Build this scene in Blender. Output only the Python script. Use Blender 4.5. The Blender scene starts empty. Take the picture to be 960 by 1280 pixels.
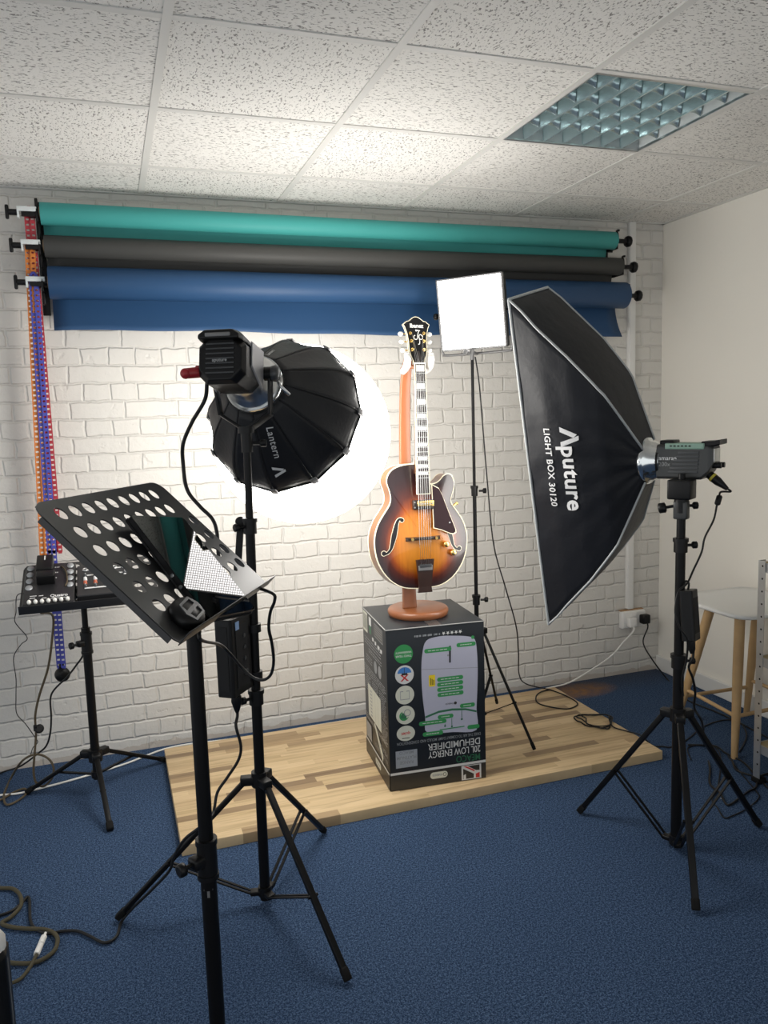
import bpy, bmesh, math, random
from mathutils import Vector as V, Matrix
random.seed(7)
sc = bpy.context.scene
COL = sc.collection
R = math.radians
# ------------------------------------------------------------------ camera
F_PX = 997.24
CAM = V((0, -3.71563, 1.50439))
yaw, pit, rol = 0.329130, -0.121840, -0.030717
FW = V((math.sin(yaw)*math.cos(pit), math.cos(yaw)*math.cos(pit), math.sin(pit)))
_r = V((math.cos(yaw), -math.sin(yaw), 0)); _u = _r.cross(FW)
RT = math.cos(rol)*_r + math.sin(rol)*_u
UP = -math.sin(rol)*_r + math.cos(rol)*_u
cd = bpy.data.cameras.new('camera'); co = bpy.data.objects.new('camera', cd); COL.objects.link(co)
cd.sensor_fit = 'VERTICAL'; cd.sensor_height = 24; cd.sensor_width = 18; cd.lens = F_PX/1280*24
cd.clip_start = .05
M = Matrix((RT, UP, -FW)).transposed().to_4x4(); M.translation = CAM
co.matrix_world = M; sc.camera = co
def ray(x, y): return (x-480)/F_PX*RT - (y-640)/F_PX*UP + FW
def atZ(x, y, z=0.): d = ray(x, y); return CAM + (z-CAM.z)/d.z*d          # where a sight line meets a height
def atY(x, y, Y=0.): d = ray(x, y); return CAM + (Y-CAM.y)/d.y*d          # ... a plane parallel to the brick wall
def atD(x, y, t): return CAM + t*ray(x, y)                                # ... a measured depth
H = 2.4713; XR = 2.9109
# ------------------------------------------------------------------ materials
def new_mat(name):
    m = bpy.data.materials.new(name); m.use_nodes = True
    nt = m.node_tree; b = nt.nodes['Principled BSDF']; return m, nt, b
def N(nt, t, **kw):
    n = nt.nodes.new(t)
    for k, v in kw.items():
        if k in n.inputs: n.inputs[k].default_value = v
        else: setattr(n, k, v)
    return n
def mat(name, col, rough=.5, metal=0., emit=0., ecol=None, noise=None, bump=None, spec=.5, coat=0., coatr=.05, sheen=0, vary=0.):
    m, nt, b = new_mat(name)
    b.inputs['Base Color'].default_value = (*col, 1); b.inputs['Roughness'].default_value = rough
    b.inputs['Metallic'].default_value = metal; b.inputs['Specular IOR Level'].default_value = spec
    b.inputs['Coat Weight'].default_value = coat; b.inputs['Coat Roughness'].default_value = coatr
    if emit: b.inputs['Emission Strength'].default_value = emit; b.inputs['Emission Color'].default_value = (*(ecol or col), 1)
    tc = N(nt, 'ShaderNodeTexCoord')
    if vary:
        nz = N(nt, 'ShaderNodeTexNoise', Scale=noise or 12., Detail=5.)
        nt.links.new(tc.outputs['Object'], nz.inputs['Vector'])
        mx = N(nt, 'ShaderNodeMix', data_type='RGBA'); mx.inputs[6].default_value = (*[max(0, c*(1-vary)) for c in col], 1)
        mx.inputs[7].default_value = (*[min(1, c*(1+vary)) for c in col], 1)
        nt.links.new(nz.outputs['Fac'], mx.inputs[0]); nt.links.new(mx.outputs[2], b.inputs['Base Color'])
    if bump:
        nz = N(nt, 'ShaderNodeTexNoise', Scale=bump[0], Detail=4.)
        nt.links.new(tc.outputs['Object'], nz.inputs['Vector'])
        bp = N(nt, 'ShaderNodeBump', Strength=bump[1], Distance=bump[2] if len(bump) > 2 else .002)
        nt.links.new(nz.outputs['Fac'], bp.inputs['Height']); nt.links.new(bp.outputs['Normal'], b.inputs['Normal'])
    return m
def ramp(nt, stops, interp='LINEAR'):
    r = N(nt, 'ShaderNodeValToRGB'); e = r.color_ramp.elements; r.color_ramp.interpolation = interp
    while len(e) > 1: e.remove(e[-1])
    e[0].position = stops[0][0]; e[0].color = (*stops[0][1], 1)
    for p, c in stops[1:]:
        k = e.new(p); k.color = (*c, 1)
    return r
def mathn(nt, op, a=None, b=None, c=None):
    n = N(nt, 'ShaderNodeMath', operation=op)
    for i, v in enumerate((a, b, c)):
        if v is None: continue
        if hasattr(v, 'is_output'): nt.links.new(v, n.inputs[i])
        else: n.inputs[i].default_value = v
    return n.outputs[0]
def mixc(nt, f, a, b):
    n = N(nt, 'ShaderNodeMix', data_type='RGBA')
    for i, v in ((0, f), (6, a), (7, b)):
        if hasattr(v, 'is_output'): nt.links.new(v, n.inputs[i])
        elif i == 0: n.inputs[0].default_value = v
        else: n.inputs[i].default_value = (*v, 1)
    return n.outputs[2]
MT = {}
MT['black'] = mat('black_powder_coat', (.0035, .0035, .004), .42, spec=.22)
MT['blackp'] = mat('black_plastic', (.005, .005, .0055), .4, spec=.28)
MT['blackm'] = mat('black_matt', (.011, .011, .0115), .7, spec=.3)
MT['gloss'] = mat('gloss_black', (.008, .008, .009), .12, coat=.6)
MT['rubber'] = mat('black_rubber', (.005, .005, .005), .75, spec=.2)
MT['desk'] = mat('black_lacquered_steel', (.02, .02, .021), .36, spec=.45)
MT['cable'] = mat('black_cable', (.007, .007, .0075), .5, spec=.35)
MT['white'] = mat('white_plastic', (.8, .79, .76), .4)
MT['wcable'] = mat('white_cable', (.78, .77, .73), .45)
MT['steel'] = mat('brushed_steel', (.62, .63, .63), .3, 1.)
MT['chrome'] = mat('spun_aluminium', (.8, .82, .82), .16, 1.)
MT['galv'] = mat('galvanised_steel', (.55, .56, .57), .38, .85, vary=.18, noise=18)
MT['grey'] = mat('grey_metal', (.2, .2, .2), .45, .3)
MT['gun'] = mat('gunmetal', (.06, .063, .066), .4, .4)
MT['red'] = mat('red_plastic', (.32, .012, .02), .4)
MT['gold'] = mat('gold_plate', (.85, .6, .22), .25, 1.)
MT['cream'] = mat('cream_binding', (.86, .78, .58), .35, coat=.4)
MT['pearl'] = mat('white_pearl', (.86, .85, .8), .25, coat=.5)
MT['brown_cable'] = mat('brown_cable', (.09, .066, .035), .6)
MT['olive'] = mat('olive_braid', (.062, .052, .026), .75, bump=(900, .6))
MT['print_white'] = mat('print_white', (.7, .7, .7), .5)
MT['print_grey'] = mat('print_grey', (.3, .31, .31), .5)
MT['thread'] = mat('pale_printing', (.62, .63, .62), .6)

# ------------------------------------------------------------------ mesh building
I4 = Matrix.Identity(4)
def frame(o, x=None, y=None, z=None):
    x, y, z = V(x or (1, 0, 0)), V(y or (0, 1, 0)), V(z or (0, 0, 1))
    m = Matrix((x, y, z)).transposed().to_4x4(); m.translation = V(o); return m
def look(o, axis, up=(0, 0, 1)):
    """frame at o whose z runs along axis, y as near up as it can"""
    z = V(axis).normalized(); up = V(up)
    if abs(z.dot(up)) > .999: up = V((0, 1, 0))
    x = up.cross(z).normalized(); y = z.cross(x)
    return frame(o, x, y, z)
class MB:
    def __init__(s, fr=I4): s.bm = bmesh.new(); s.f = fr; s.mi = 0; s.sm = True
    def add(s, vs, fs, smooth=None, fr=None):
        f = s.f if fr is None else s.f @ fr
        b = [s.bm.verts.new(f @ V(v)) for v in vs]
        for q in fs:
            try: k = s.bm.faces.new([b[i] for i in q])
            except ValueError: continue
            k.material_index = s.mi; k.smooth = s.sm if smooth is None else smooth
        return s
    def box(s, c, d, fr=None, bev=0.):
        x, y, z = (k/2 for k in d); c = V(c)
        t = bmesh.new(); bmesh.ops.create_cube(t, size=1)
        for v in t.verts: v.co = V((v.co.x*d[0], v.co.y*d[1], v.co.z*d[2])) + c
        if bev: bmesh.ops.bevel(t, geom=t.edges[:], offset=bev, segments=2, profile=.6, affect='EDGES')
        t.verts.index_update()
        s.add([v.co for v in t.verts], [[v.index for v in q.verts] for q in t.faces], bool(bev), fr); t.free(); return s
    def cyl(s, a, b, r, r2=None, n=20, cap=True, fr=None):
        a, b = V(a), V(b); r2 = r if r2 is None else r2
        return s.lathe([(0, r), ((b-a).length, r2)], look(a, b-a), n, cap, fr)
    def lathe(s, prof, lk=I4, n=24, cap=True, fr=None, sharp=False):
        """prof: (height, radius) up the z axis of lk"""
        vs, fs = [], []
        for h, r in prof:
            for i in range(n):
                a = 2*math.pi*i/n; vs.append(lk @ V((r*math.cos(a), r*math.sin(a), h)))
        for k in range(len(prof)-1):
            for i in range(n):
                j = (i+1) % n; fs.append([k*n+i, k*n+j, (k+1)*n+j, (k+1)*n+i])
        s.add(vs, fs, not sharp, fr)
        if cap:
            for k in (0, len(prof)-1):
                if prof[k][1] > 1e-5: s.add(vs[k*n:(k+1)*n], [list(range(n))[::-1 if k == 0 else 1]], False, fr)
        return s
    def tube(s, pts, r, n=8, smooth=0, fr=None, closed=False):
        pts = [V(p) for p in pts]
        if smooth: pts = catmull(pts, smooth, closed)
        vs, fs, ring = [], [], None
        prev = None; L = len(pts)
        for i, p in enumerate(pts):
            if closed: t = pts[(i+1) % L]-pts[i-1]
            else: t = pts[min(i+1, L-1)]-pts[max(i-1, 0)]
            t = t.normalized() if t.length > 1e-9 else V((0, 0, 1))
            if prev is None:
                up = V((0, 0, 1)) if abs(t.z) < .9 else V((1, 0, 0)); x = up.cross(t).normalized()
            else:
                x = (prev - t*prev.dot(t)); x = x.normalized() if x.length > 1e-6 else t.orthogonal().normalized()
            prev = x; y = t.cross(x); rr = r[i] if isinstance(r, list) else r
            for k in range(n):
                a = 2*math.pi*k/n; vs.append(p + rr*(math.cos(a)*x+math.sin(a)*y))
        for i in range(L if closed else L-1):
            i2 = (i+1) % L
            for k in range(n):
                j = (k+1) % n; fs.append([i*n+k, i*n+j, i2*n+j, i2*n+k])
        if not closed: fs += [list(range(n))[::-1], [(L-1)*n+k for k in range(n)]]
        return s.add(vs, fs, True, fr)
    def bar(s, a, b, w, t, side=(0, 0, 1), fr=None, bev=0.):
        """flat bar from a to b: w across 'side', t thick"""
        a, b = V(a), V(b); lk = look((a+b)/2, b-a, side)
        return s.box((0, 0, 0), (t, w, (b-a).length), (fr or I4) @ lk, bev)
    def sphere(s, c, r, sc3=(1, 1, 1), n=16, fr=None, lk=I4):
        prof = [(-math.cos(math.pi*i/n), max(math.sin(math.pi*i/n), 1e-4)) for i in range(n+1)]
        m = lk.copy(); m = Matrix.Translation(V(c)) @ m @ Matrix.Diagonal((r*sc3[0], r*sc3[1], r*sc3[2], 1))
        return s.lathe(prof, m, n*2 if n < 12 else n+8, False, fr)
    def mesh2d(s, vf, map3, smooth=False):
        vs, fs = vf; return s.add([map3(x, y, z) for x, y, z in vs], fs, smooth)
    def build(s, name, m, parent=None, bevel=0., subd=0):
        if not isinstance(m, (list, tuple)): m = [m]
        root = parent
        while root is not None and root.parent is not None: root = root.parent
        if root is not None: bmesh.ops.translate(s.bm, verts=s.bm.verts, vec=-root.location)
        me = bpy.data.meshes.new(name); bmesh.ops.recalc_face_normals(s.bm, faces=s.bm.faces[:]); s.bm.to_mesh(me); s.bm.free()
        for k in m: me.materials.append(MT[k] if isinstance(k, str) else k)
        o = bpy.data.objects.new(name, me); COL.objects.link(o); o.parent = parent
        if bevel:
            b = o.modifiers.new('bevel', 'BEVEL'); b.width = bevel; b.segments = 2; b.limit_method = 'ANGLE'; b.harden_normals = False
        if subd:
            b = o.modifiers.new('subd', 'SUBSURF'); b.levels = subd; b.render_levels = subd
        return o
def catmull(P, n=6, closed=False):
    out = []; L = len(P); rng = range(L if closed else L-1)
    for i in rng:
        p0, p1, p2, p3 = (P[(i-1) % L], P[i], P[(i+1) % L], P[(i+2) % L]) if closed else (P[max(i-1, 0)], P[i], P[i+1], P[min(i+2, L-1)])
        for k in range(n):
            t = k/n
            out.append(.5*((2*p1)+(p2-p0)*t+(2*p0-5*p1+4*p2-p3)*t*t+(3*p1-p0-3*p2+p3)*t**3))
    if not closed: out.append(P[-1])
    return out
def curve_mesh(cu):
    o = bpy.data.objects.new('tmp', cu); COL.objects.link(o)
    dg = bpy.context.evaluated_depsgraph_get(); dg.update()
    me = bpy.data.meshes.new_from_object(o.evaluated_get(dg))
    vf = ([tuple(v.co) for v in me.vertices], [list(p.vertices) for p in me.polygons])
    bpy.data.objects.remove(o); bpy.data.meshes.remove(me); bpy.data.curves.remove(cu); return vf
def text2d(t, size, bold=0., align='LEFT', spacing=1., depth=0.):
    cu = bpy.data.curves.new('t', 'FONT'); cu.body = t; cu.size = size; cu.offset = bold; cu.align_x = align; cu.space_character = spacing
    cu.resolution_u = 3; cu.extrude = depth; return curve_mesh(cu)
def fill2d(loops, depth=0.):
    cu = bpy.data.curves.new('f', 'CURVE'); cu.dimensions = '2D'; cu.fill_mode = 'BOTH'; cu.extrude = depth
    for lp in loops:
        sp = cu.splines.new('POLY'); sp.points.add(len(lp)-1); sp.use_cyclic_u = True
        for p, q in zip(sp.points, lp): p.co = (q[0], q[1], 0, 1)
    return curve_mesh(cu)
def circ(x, y, r, n=20, ry=None): return [(x+r*math.cos(2*math.pi*i/n), y+(ry or r)*math.sin(2*math.pi*i/n)) for i in range(n)]
def rrect(x0, y0, x1, y1, r, n=5):
    o = []
    for cx, cy, a in ((x1-r, y1-r, 0), (x0+r, y1-r, 90), (x0+r, y0+r, 180), (x1-r, y0+r, 270)):
        for k in range(n+1): o.append((cx+r*math.cos(R(a+90*k/n)), cy+r*math.sin(R(a+90*k/n))))
    return o
# ------------------------------------------------------------------ scene tree
def tag(o, label, cat, group=None, kind=None):
    if label: o['label'] = label
    if cat: o['category'] = cat
    if group: o['group'] = group
    if kind: o['kind'] = kind
    return o
def thing(name, label, cat, loc=(0, 0, 0), group=None):
    o = bpy.data.objects.new(name, None); COL.objects.link(o); o.location = loc; o.empty_display_size = .05
    bpy.context.view_layer.update()
    return tag(o, label, cat, group)
def struct(name, mb, m, label, cat, parent=None):
    o = mb.build(name, m, parent); o['kind'] = 'structure'
    return tag(o, label, cat)
# ================================================================== room
def brick_mat():
    m, nt, b = new_mat('painted_brick'); tc = N(nt, 'ShaderNodeTexCoord'); sp = N(nt, 'ShaderNodeSeparateXYZ')
    nt.links.new(tc.outputs['Object'], sp.inputs[0])
    nz0 = N(nt, 'ShaderNodeTexNoise', Scale=7., Detail=3.); nt.links.new(tc.outputs['Object'], nz0.inputs['Vector'])
    nzb = N(nt, 'ShaderNodeTexNoise', Scale=24., Detail=3.); nt.links.new(tc.outputs['Object'], nzb.inputs['Vector'])
    w = mathn(nt, 'ADD', mathn(nt, 'MULTIPLY_ADD', nz0.outputs['Fac'], .022, -.011), mathn(nt, 'MULTIPLY_ADD', nzb.outputs['Fac'], .014, -.007))
    cb = N(nt, 'ShaderNodeCombineXYZ')
    nt.links.new(mathn(nt, 'ADD', mathn(nt, 'ADD', sp.outputs['X'], w), 10.045), cb.inputs[0]); nt.links.new(mathn(nt, 'ADD', mathn(nt, 'ADD', sp.outputs['Z'], w), -.0601+.0769*2), cb.inputs[1])
    br = N(nt, 'ShaderNodeTexBrick', Scale=1.); br.offset = .5; br.offset_frequency = 2; br.squash = .5; br.squash_frequency = 2
    for k, v in (('Mortar Size', .008), ('Mortar Smooth', .85), ('Bias', 0.), ('Brick Width', .225), ('Row Height', .0769)): br.inputs[k].default_value = v
    br.inputs['Color1'].default_value = (0, 0, 0, 1); br.inputs['Color2'].default_value = (1, 1, 1, 1)
    nt.links.new(cb.outputs[0], br.inputs['Vector'])
    n1 = N(nt, 'ShaderNodeTexNoise', Scale=26., Detail=6., Roughness=.6); nt.links.new(tc.outputs['Object'], n1.inputs['Vector'])
    n2 = N(nt, 'ShaderNodeTexNoise', Scale=5.5, Detail=4.); nt.links.new(tc.outputs['Object'], n2.inputs['Vector'])
    pits = ramp(nt, [(.62, (0, 0, 0)), (.72, (1, 1, 1))]); n3 = N(nt, 'ShaderNodeTexNoise', Scale=16., Detail=3.)
    nt.links.new(tc.outputs['Object'], n3.inputs['Vector']); nt.links.new(n3.outputs['Fac'], pits.inputs[0])
    ht = mathn(nt, 'MULTIPLY', br.outputs['Fac'], -1.)
    ht = mathn(nt, 'MULTIPLY_ADD', n1.outputs['Fac'], .8, ht)
    ht = mathn(nt, 'MULTIPLY_ADD', n2.outputs['Fac'], .9, ht)
    ht = mathn(nt, 'MULTIPLY_ADD', pits.outputs[0], -.55, ht)
    bw = N(nt, 'ShaderNodeRGBToBW'); nt.links.new(br.outputs['Color'], bw.inputs[0])
    ht = mathn(nt, 'MULTIPLY_ADD', bw.outputs[0], .18, ht)
    bp = N(nt, 'ShaderNodeBump', Strength=.9, Distance=.0045); nt.links.new(ht, bp.inputs['Height']); nt.links.new(bp.outputs['Normal'], b.inputs['Normal'])
    c = mixc(nt, n2.outputs['Fac'], (.645, .62, .575), (.70, .68, .635))
    # scuffs where the wall meets the carpet
    sc_ = mathn(nt, 'MULTIPLY', mathn(nt, 'LESS_THAN', sp.outputs['Z'], mathn(nt, 'MULTIPLY', n3.outputs['Fac'], .05)), .45)
    c = mixc(nt, sc_, c, (.42, .33, .25))
    nt.links.new(c, b.inputs['Base Color']); b.inputs['Roughness'].default_value = .5
    return m
def carpet_mat():
    m, nt, b = new_mat('blue_loop_carpet'); tc = N(nt, 'ShaderNodeTexCoord')
    n1 = N(nt, 'ShaderNodeTexNoise', Scale=240., Detail=2., Roughness=.6); n2 = N(nt, 'ShaderNodeTexNoise', Scale=2.2, Detail=5.)
    n3 = N(nt, 'ShaderNodeTexVoronoi', Scale=340.); n5 = N(nt, 'ShaderNodeTexNoise', Scale=120., Detail=4., Roughness=.85)
    for n in (n1, n2, n3, n5): nt.links.new(tc.outputs['Object'], n.inputs['Vector'])
    r = ramp(nt, [(.38, (.011, .023, .052)), (.51, (.034, .066, .134)), (.62, (.115, .18, .30))]); nt.links.new(mathn(nt, 'MULTIPLY_ADD', n5.outputs['Fac'], .6, mathn(nt, 'MULTIPLY', n1.outputs['Fac'], .45)), r.inputs[0])
    c = mixc(nt, mathn(nt, 'MULTIPLY', n2.outputs['Fac'], .35), r.outputs[0], (.016, .035, .085))
    # rusty dust stain near the corner and a few pale specks of lint
    sp = N(nt, 'ShaderNodeSeparateXYZ'); nt.links.new(tc.outputs['Object'], sp.inputs[0])
    dx = mathn(nt, 'MULTIPLY', mathn(nt, 'ADD', sp.outputs['X'], -2.30), 4.2); dy = mathn(nt, 'MULTIPLY', mathn(nt, 'ADD', sp.outputs['Y'], .13), 8.)
    d = mathn(nt, 'ADD', mathn(nt, 'MULTIPLY', dx, dx), mathn(nt, 'MULTIPLY', dy, dy))
    n4 = N(nt, 'ShaderNodeTexNoise', Scale=24., Detail=5.); nt.links.new(tc.outputs['Object'], n4.inputs['Vector'])
    st = mathn(nt, 'MULTIPLY', mathn(nt, 'SUBTRACT', 1., d), mathn(nt, 'MULTIPLY', n4.outputs['Fac'], 1.6)); st.node.use_clamp = True
    c = mixc(nt, st, c, (.33, .17, .07))
    dust = mathn(nt, 'MULTIPLY', mathn(nt, 'SUBTRACT', 1., mathn(nt, 'MULTIPLY', mathn(nt, 'ABSOLUTE', sp.outputs['Y']), 4.)), mathn(nt, 'GREATER_THAN', sp.outputs['X'], 2.16)); dust.node.use_clamp = True
    c = mixc(nt, mathn(nt, 'MULTIPLY', dust, .5), c, (.07, .065, .06))
    vo = N(nt, 'ShaderNodeTexVoronoi', Scale=4.2); nt.links.new(tc.outputs['Object'], vo.inputs['Vector'])
    c = mixc(nt, mathn(nt, 'LESS_THAN', vo.outputs['Distance'], .016), c, (.5, .5, .48))
    nt.links.new(c, b.inputs['Base Color']); b.inputs['Roughness'].default_value = .95; b.inputs['Specular IOR Level'].default_value = .1
    bp = N(nt, 'ShaderNodeBump', Strength=.7, Distance=.004)
    nt.links.new(mathn(nt, 'ADD', n1.outputs['Fac'], n3.outputs['Distance']), bp.inputs['Height']); nt.links.new(bp.outputs['Normal'], b.inputs['Normal'])
    return m
def tile_mat():
    m, nt, b = new_mat('mineral_fibre_tile'); tc = N(nt, 'ShaderNodeTexCoord')
    mp = N(nt, 'ShaderNodeMapping'); nt.links.new(tc.outputs['Object'], mp.inputs[0])
    wz = N(nt, 'ShaderNodeTexNoise', Scale=9., Detail=2.); nt.links.new(mp.outputs[0], wz.inputs['Vector'])
    wr = N(nt, 'ShaderNodeMix', data_type='RGBA'); wr.blend_type = 'LINEAR_LIGHT'; wr.inputs[0].default_value = .02
    nt.links.new(mp.outputs[0], wr.inputs[6]); nt.links.new(wz.outputs['Color'], wr.inputs[7])
    # the tiles are turned by quarter turns in a checker pattern, so the fissures run both ways
    ck = N(nt, 'ShaderNodeTexChecker', Scale=1/.6); m0 = N(nt, 'ShaderNodeMapping'); m0.inputs['Location'].default_value = (-.2048+.6*6, .41+.6*12, .31)
    nt.links.new(tc.outputs['Object'], m0.inputs[0]); nt.links.new(m0.outputs[0], ck.inputs['Vector'])
    fs = []
    for sca in ((1, .5, 1), (.5, 1, 1)):
        mq = N(nt, 'ShaderNodeMapping'); mq.inputs['Scale'].default_value = sca; nt.links.new(wr.outputs[2], mq.inputs[0])
        nn = N(nt, 'ShaderNodeTexNoise', Scale=150., Detail=3., Roughness=.6); nt.links.new(mq.outputs[0], nn.inputs['Vector']); fs.append(nn.outputs['Fac'])
    f = mixc(nt, ck.outputs['Fac'], fs[0], fs[1])
    r = ramp(nt, [(.375, (0, 0, 0)), (.435, (1, 1, 1))]); nt.links.new(f, r.inputs[0])
    n2 = N(nt, 'ShaderNodeTexNoise', Scale=300., Detail=2.); nt.links.new(tc.outputs['Object'], n2.inputs['Vector'])
    c = mixc(nt, r.outputs[0], (.24, .23, .215), (.78, .765, .73)); nt.links.new(c, b.inputs['Base Color']); b.inputs['Roughness'].default_value = .9
    bp = N(nt, 'ShaderNodeBump', Strength=.5, Distance=.004); nt.links.new(mathn(nt, 'MULTIPLY_ADD', n2.outputs['Fac'], .3, f), bp.inputs['Height']); nt.links.new(bp.outputs['Normal'], b.inputs['Normal'])
    return m
def plank_mat():
    m, nt, b = new_mat('oiled_butcher_block'); tc = N(nt, 'ShaderNodeTexCoord'); sp = N(nt, 'ShaderNodeSeparateXYZ'); nt.links.new(tc.outputs['Object'], sp.inputs[0])
    row = mathn(nt, 'FLOOR', mathn(nt, 'DIVIDE', sp.outputs['Y'], .042))
    wn = N(nt, 'ShaderNodeTexWhiteNoise'); wn.noise_dimensions = '1D'; nt.links.new(row, wn.inputs['W'])
    xs = mathn(nt, 'ADD', mathn(nt, 'DIVIDE', sp.outputs['X'], .36), mathn(nt, 'MULTIPLY', wn.outputs['Value'], 9.))
    col = mathn(nt, 'FLOOR', xs)
    w2 = N(nt, 'ShaderNodeTexWhiteNoise'); w2.noise_dimensions = '2D'; cb = N(nt, 'ShaderNodeCombineXYZ'); nt.links.new(row, cb.inputs[0]); nt.links.new(col, cb.inputs[1]); nt.links.new(cb.outputs[0], w2.inputs['Vector'])
    mp = N(nt, 'ShaderNodeMapping'); mp.inputs['Scale'].default_value = (3.2, 60, 3); ad = N(nt, 'ShaderNodeVectorMath', operation='ADD')
    nt.links.new(tc.outputs['Object'], ad.inputs[0]); sv = N(nt, 'ShaderNodeVectorMath', operation='SCALE'); sv.inputs[3].default_value = 7.; nt.links.new(w2.outputs['Color'], sv.inputs[0]); nt.links.new(sv.outputs[0], ad.inputs[1])
    nt.links.new(ad.outputs[0], mp.inputs[0]); g = N(nt, 'ShaderNodeTexNoise', Scale=1., Detail=6., Distortion=.6); nt.links.new(mp.outputs[0], g.inputs['Vector'])
    r = ramp(nt, [(0, (.58, .425, .235)), (.62, (.68, .51, .30)), (.78, (.50, .35, .19)), (.88, (.34, .235, .13)), (1, (.26, .175, .10))]); nt.links.new(w2.outputs['Value'], r.inputs[0])
    gr = ramp(nt, [(.3, (.62, .58, .52)), (.55, (1, 1, 1)), (.8, (.86, .82, .76))]); nt.links.new(g.outputs['Fac'], gr.inputs[0])
    mx = N(nt, 'ShaderNodeMix', data_type='RGBA'); mx.blend_type = 'MULTIPLY'; mx.inputs[0].default_value = .75; nt.links.new(r.outputs[0], mx.inputs[6]); nt.links.new(gr.outputs[0], mx.inputs[7])
    nt.links.new(mx.outputs[2], b.inputs['Base Color']); b.inputs['Roughness'].default_value = .42; b.inputs['Specular IOR Level'].default_value = .35
    return m
MT['brick'] = brick_mat(); MT['carpet'] = carpet_mat(); MT['tile'] = tile_mat(); MT['plank'] = plank_mat()
MT['plaster'] = mat('cream_painted_plaster', (.86, .825, .75), .6, bump=(5, .12, .004), vary=.025, noise=3)
MT['gloss_white'] = mat('white_gloss_paint', (.74, .73, .7), .35)
MT['tbar'] = mat('white_t_bar', (.66, .65, .62), .5)
X0, Y0 = -2.6, -6.2
struct('floor', MB().box(((X0+XR)/2, Y0/2, -.05), (XR-X0, -Y0, .1)), 'carpet', 'dark blue loop-pile carpet covering the studio floor', 'floor')
struct('wall_back', MB().box(((X0+XR)/2+.1, .06, H/2+.05), (XR-X0+.2, .12, H+.3)), 'brick', 'white-painted brick wall behind the paper rolls and guitar', 'wall')
struct('wall_right', MB().box((XR+.06, Y0/2, H/2+.05), (.12, -Y0, H+.3)), 'plaster', 'smooth cream plaster wall on the right, beyond the stool', 'wall')
cl = struct('ceiling', MB().box(((X0+XR)/2, Y0/2-.0, H+.16), (XR-X0, -Y0, .04)), 'tile', 'suspended ceiling of white fissured tiles in a grey-white grid', 'ceiling')
TX, TY = .2048, -.41
cx0 = TX+.6*2; cy0 = TY-.6*2                       # light fitting's cell
mb = MB()
xs = [X0]+[TX+.6*k for k in range(-4, 5)]+[XR]; ys = [Y0]+[TY-.6*k for k in range(9, -1, -1)]+[0]
for i in range(len(xs)-1):
    for j in range(len(ys)-1):
        if abs(xs[i]-cx0) < .01 and abs(ys[j]-cy0) < .01: continue
        mb.box(((xs[i]+xs[i+1])/2, (ys[j]+ys[j+1])/2, H+.012), (xs[i+1]-xs[i], ys[j+1]-ys[j], .016))
struct('ceiling_tiles', mb, 'tile', None, None, cl)
mb = MB()
for x in xs[1:-1]: mb.box((x, Y0/2, H+.002), (.024, -Y0, .005))
for y in ys[1:-1]: mb.box(((X0+XR)/2, y, H+.0025), (XR-X0, .024, .004))
mb.box((XR-.011, Y0/2, H+.002), (.022, -Y0, .004)); mb.box(((X0+XR)/2, -.011, H+.002), (XR-X0, .022, .004))
struct('ceiling_grid', mb, 'tbar', None, None, cl)
struct('baseboard_right', MB().box((XR-.009, Y0/2, .042), (.018, -Y0, .084)), 'gloss_white', 'white skirting board along the foot of the right wall', 'skirting board').modifiers.new('b', 'BEVEL').width = .004

# ---- recessed louvre light, switched off
lf = thing('ceiling_light', 'square recessed ceiling light with mirrored louvres, switched off', 'ceiling light', (cx0+.3, cy0+.3, H))
MT['louvre'] = mat('mirror_louvre', (.60, .74, .76), .26, .75); MT['lampwhite'] = mat('fluorescent_glass', (.75, .78, .77), .25)
MT['lampbody'] = mat('white_enamel', (.62, .66, .66), .35)
a0, a1, b0, b1 = cx0+.012, cx0+.588, cy0+.012, cy0+.588
mb = MB(); mx, my = (a0+a1)/2, (b0+b1)/2
mb.box((mx, my, H+.118), (.576, .576, .004))
for x in (a0, a1): mb.box((x, my, H+.06), (.003, .576, .118))
for y in (b0, b1): mb.box((mx, y, H+.06), (.576, .003, .118))
mb.build('housing', 'lampbody', lf)
mb = MB()
for x in (a0, a1): mb.box((x, my, H+.004), (.012, .588, .008))
for y in (b0, b1): mb.box((mx, y, H+.004), (.588, .012, .008))
mb.build('frame', 'steel', lf, .001)
for k in range(1, 7):
    x = a0+(a1-a0)*k/7
    mb = MB(); mb.add([(x+dx, y, z) for y in (b0, b1) for dx, z in ((-.0028, H+.003), (.0028, H+.003), (.006, H+.06), (-.006, H+.06))], [(0, 1, 5, 4), (1, 2, 6, 5), (2, 3, 7, 6), (3, 0, 4, 7), (0, 1, 2, 3), (4, 5, 6, 7)], False)
    mb.build('long_louvre', 'louvre', lf)
for k in range(1, 5):
    y = b0+(b1-b0)*k/5
    mb = MB()
    for i in range(7):
        xa, xb = a0+(a1-a0)*i/7+.006, a0+(a1-a0)*(i+1)/7-.006; vs, fs = [], []
        for q in range(9):
            t = q/8; x = xa+(xb-xa)*t; low = H+.010+.010*(1-(2*t-1)**2)          # scalloped lower edge
            vs += [(x, y-.002, low), (x, y+.002, low), (x, y+.013, H+.06), (x, y-.013, H+.06)]
            if q: o = 4*(q-1); fs += [(o, o+1, o+5, o+4), (o+1, o+2, o+6, o+5), (o+2, o+3, o+7, o+6), (o+3, o, o+4, o+7)]
        mb.add(vs, fs, True)
    mb.build('cross_louvre', 'louvre', lf)
for k in range(3):
    x = a0+(a1-a0)*(k+.5)/3; mb = MB(); mb.cyl((x, b0+.02, H+.085), (x, b1-.02, H+.085), .013, n=14); mb.build('tube', 'lampwhite', lf)

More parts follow.
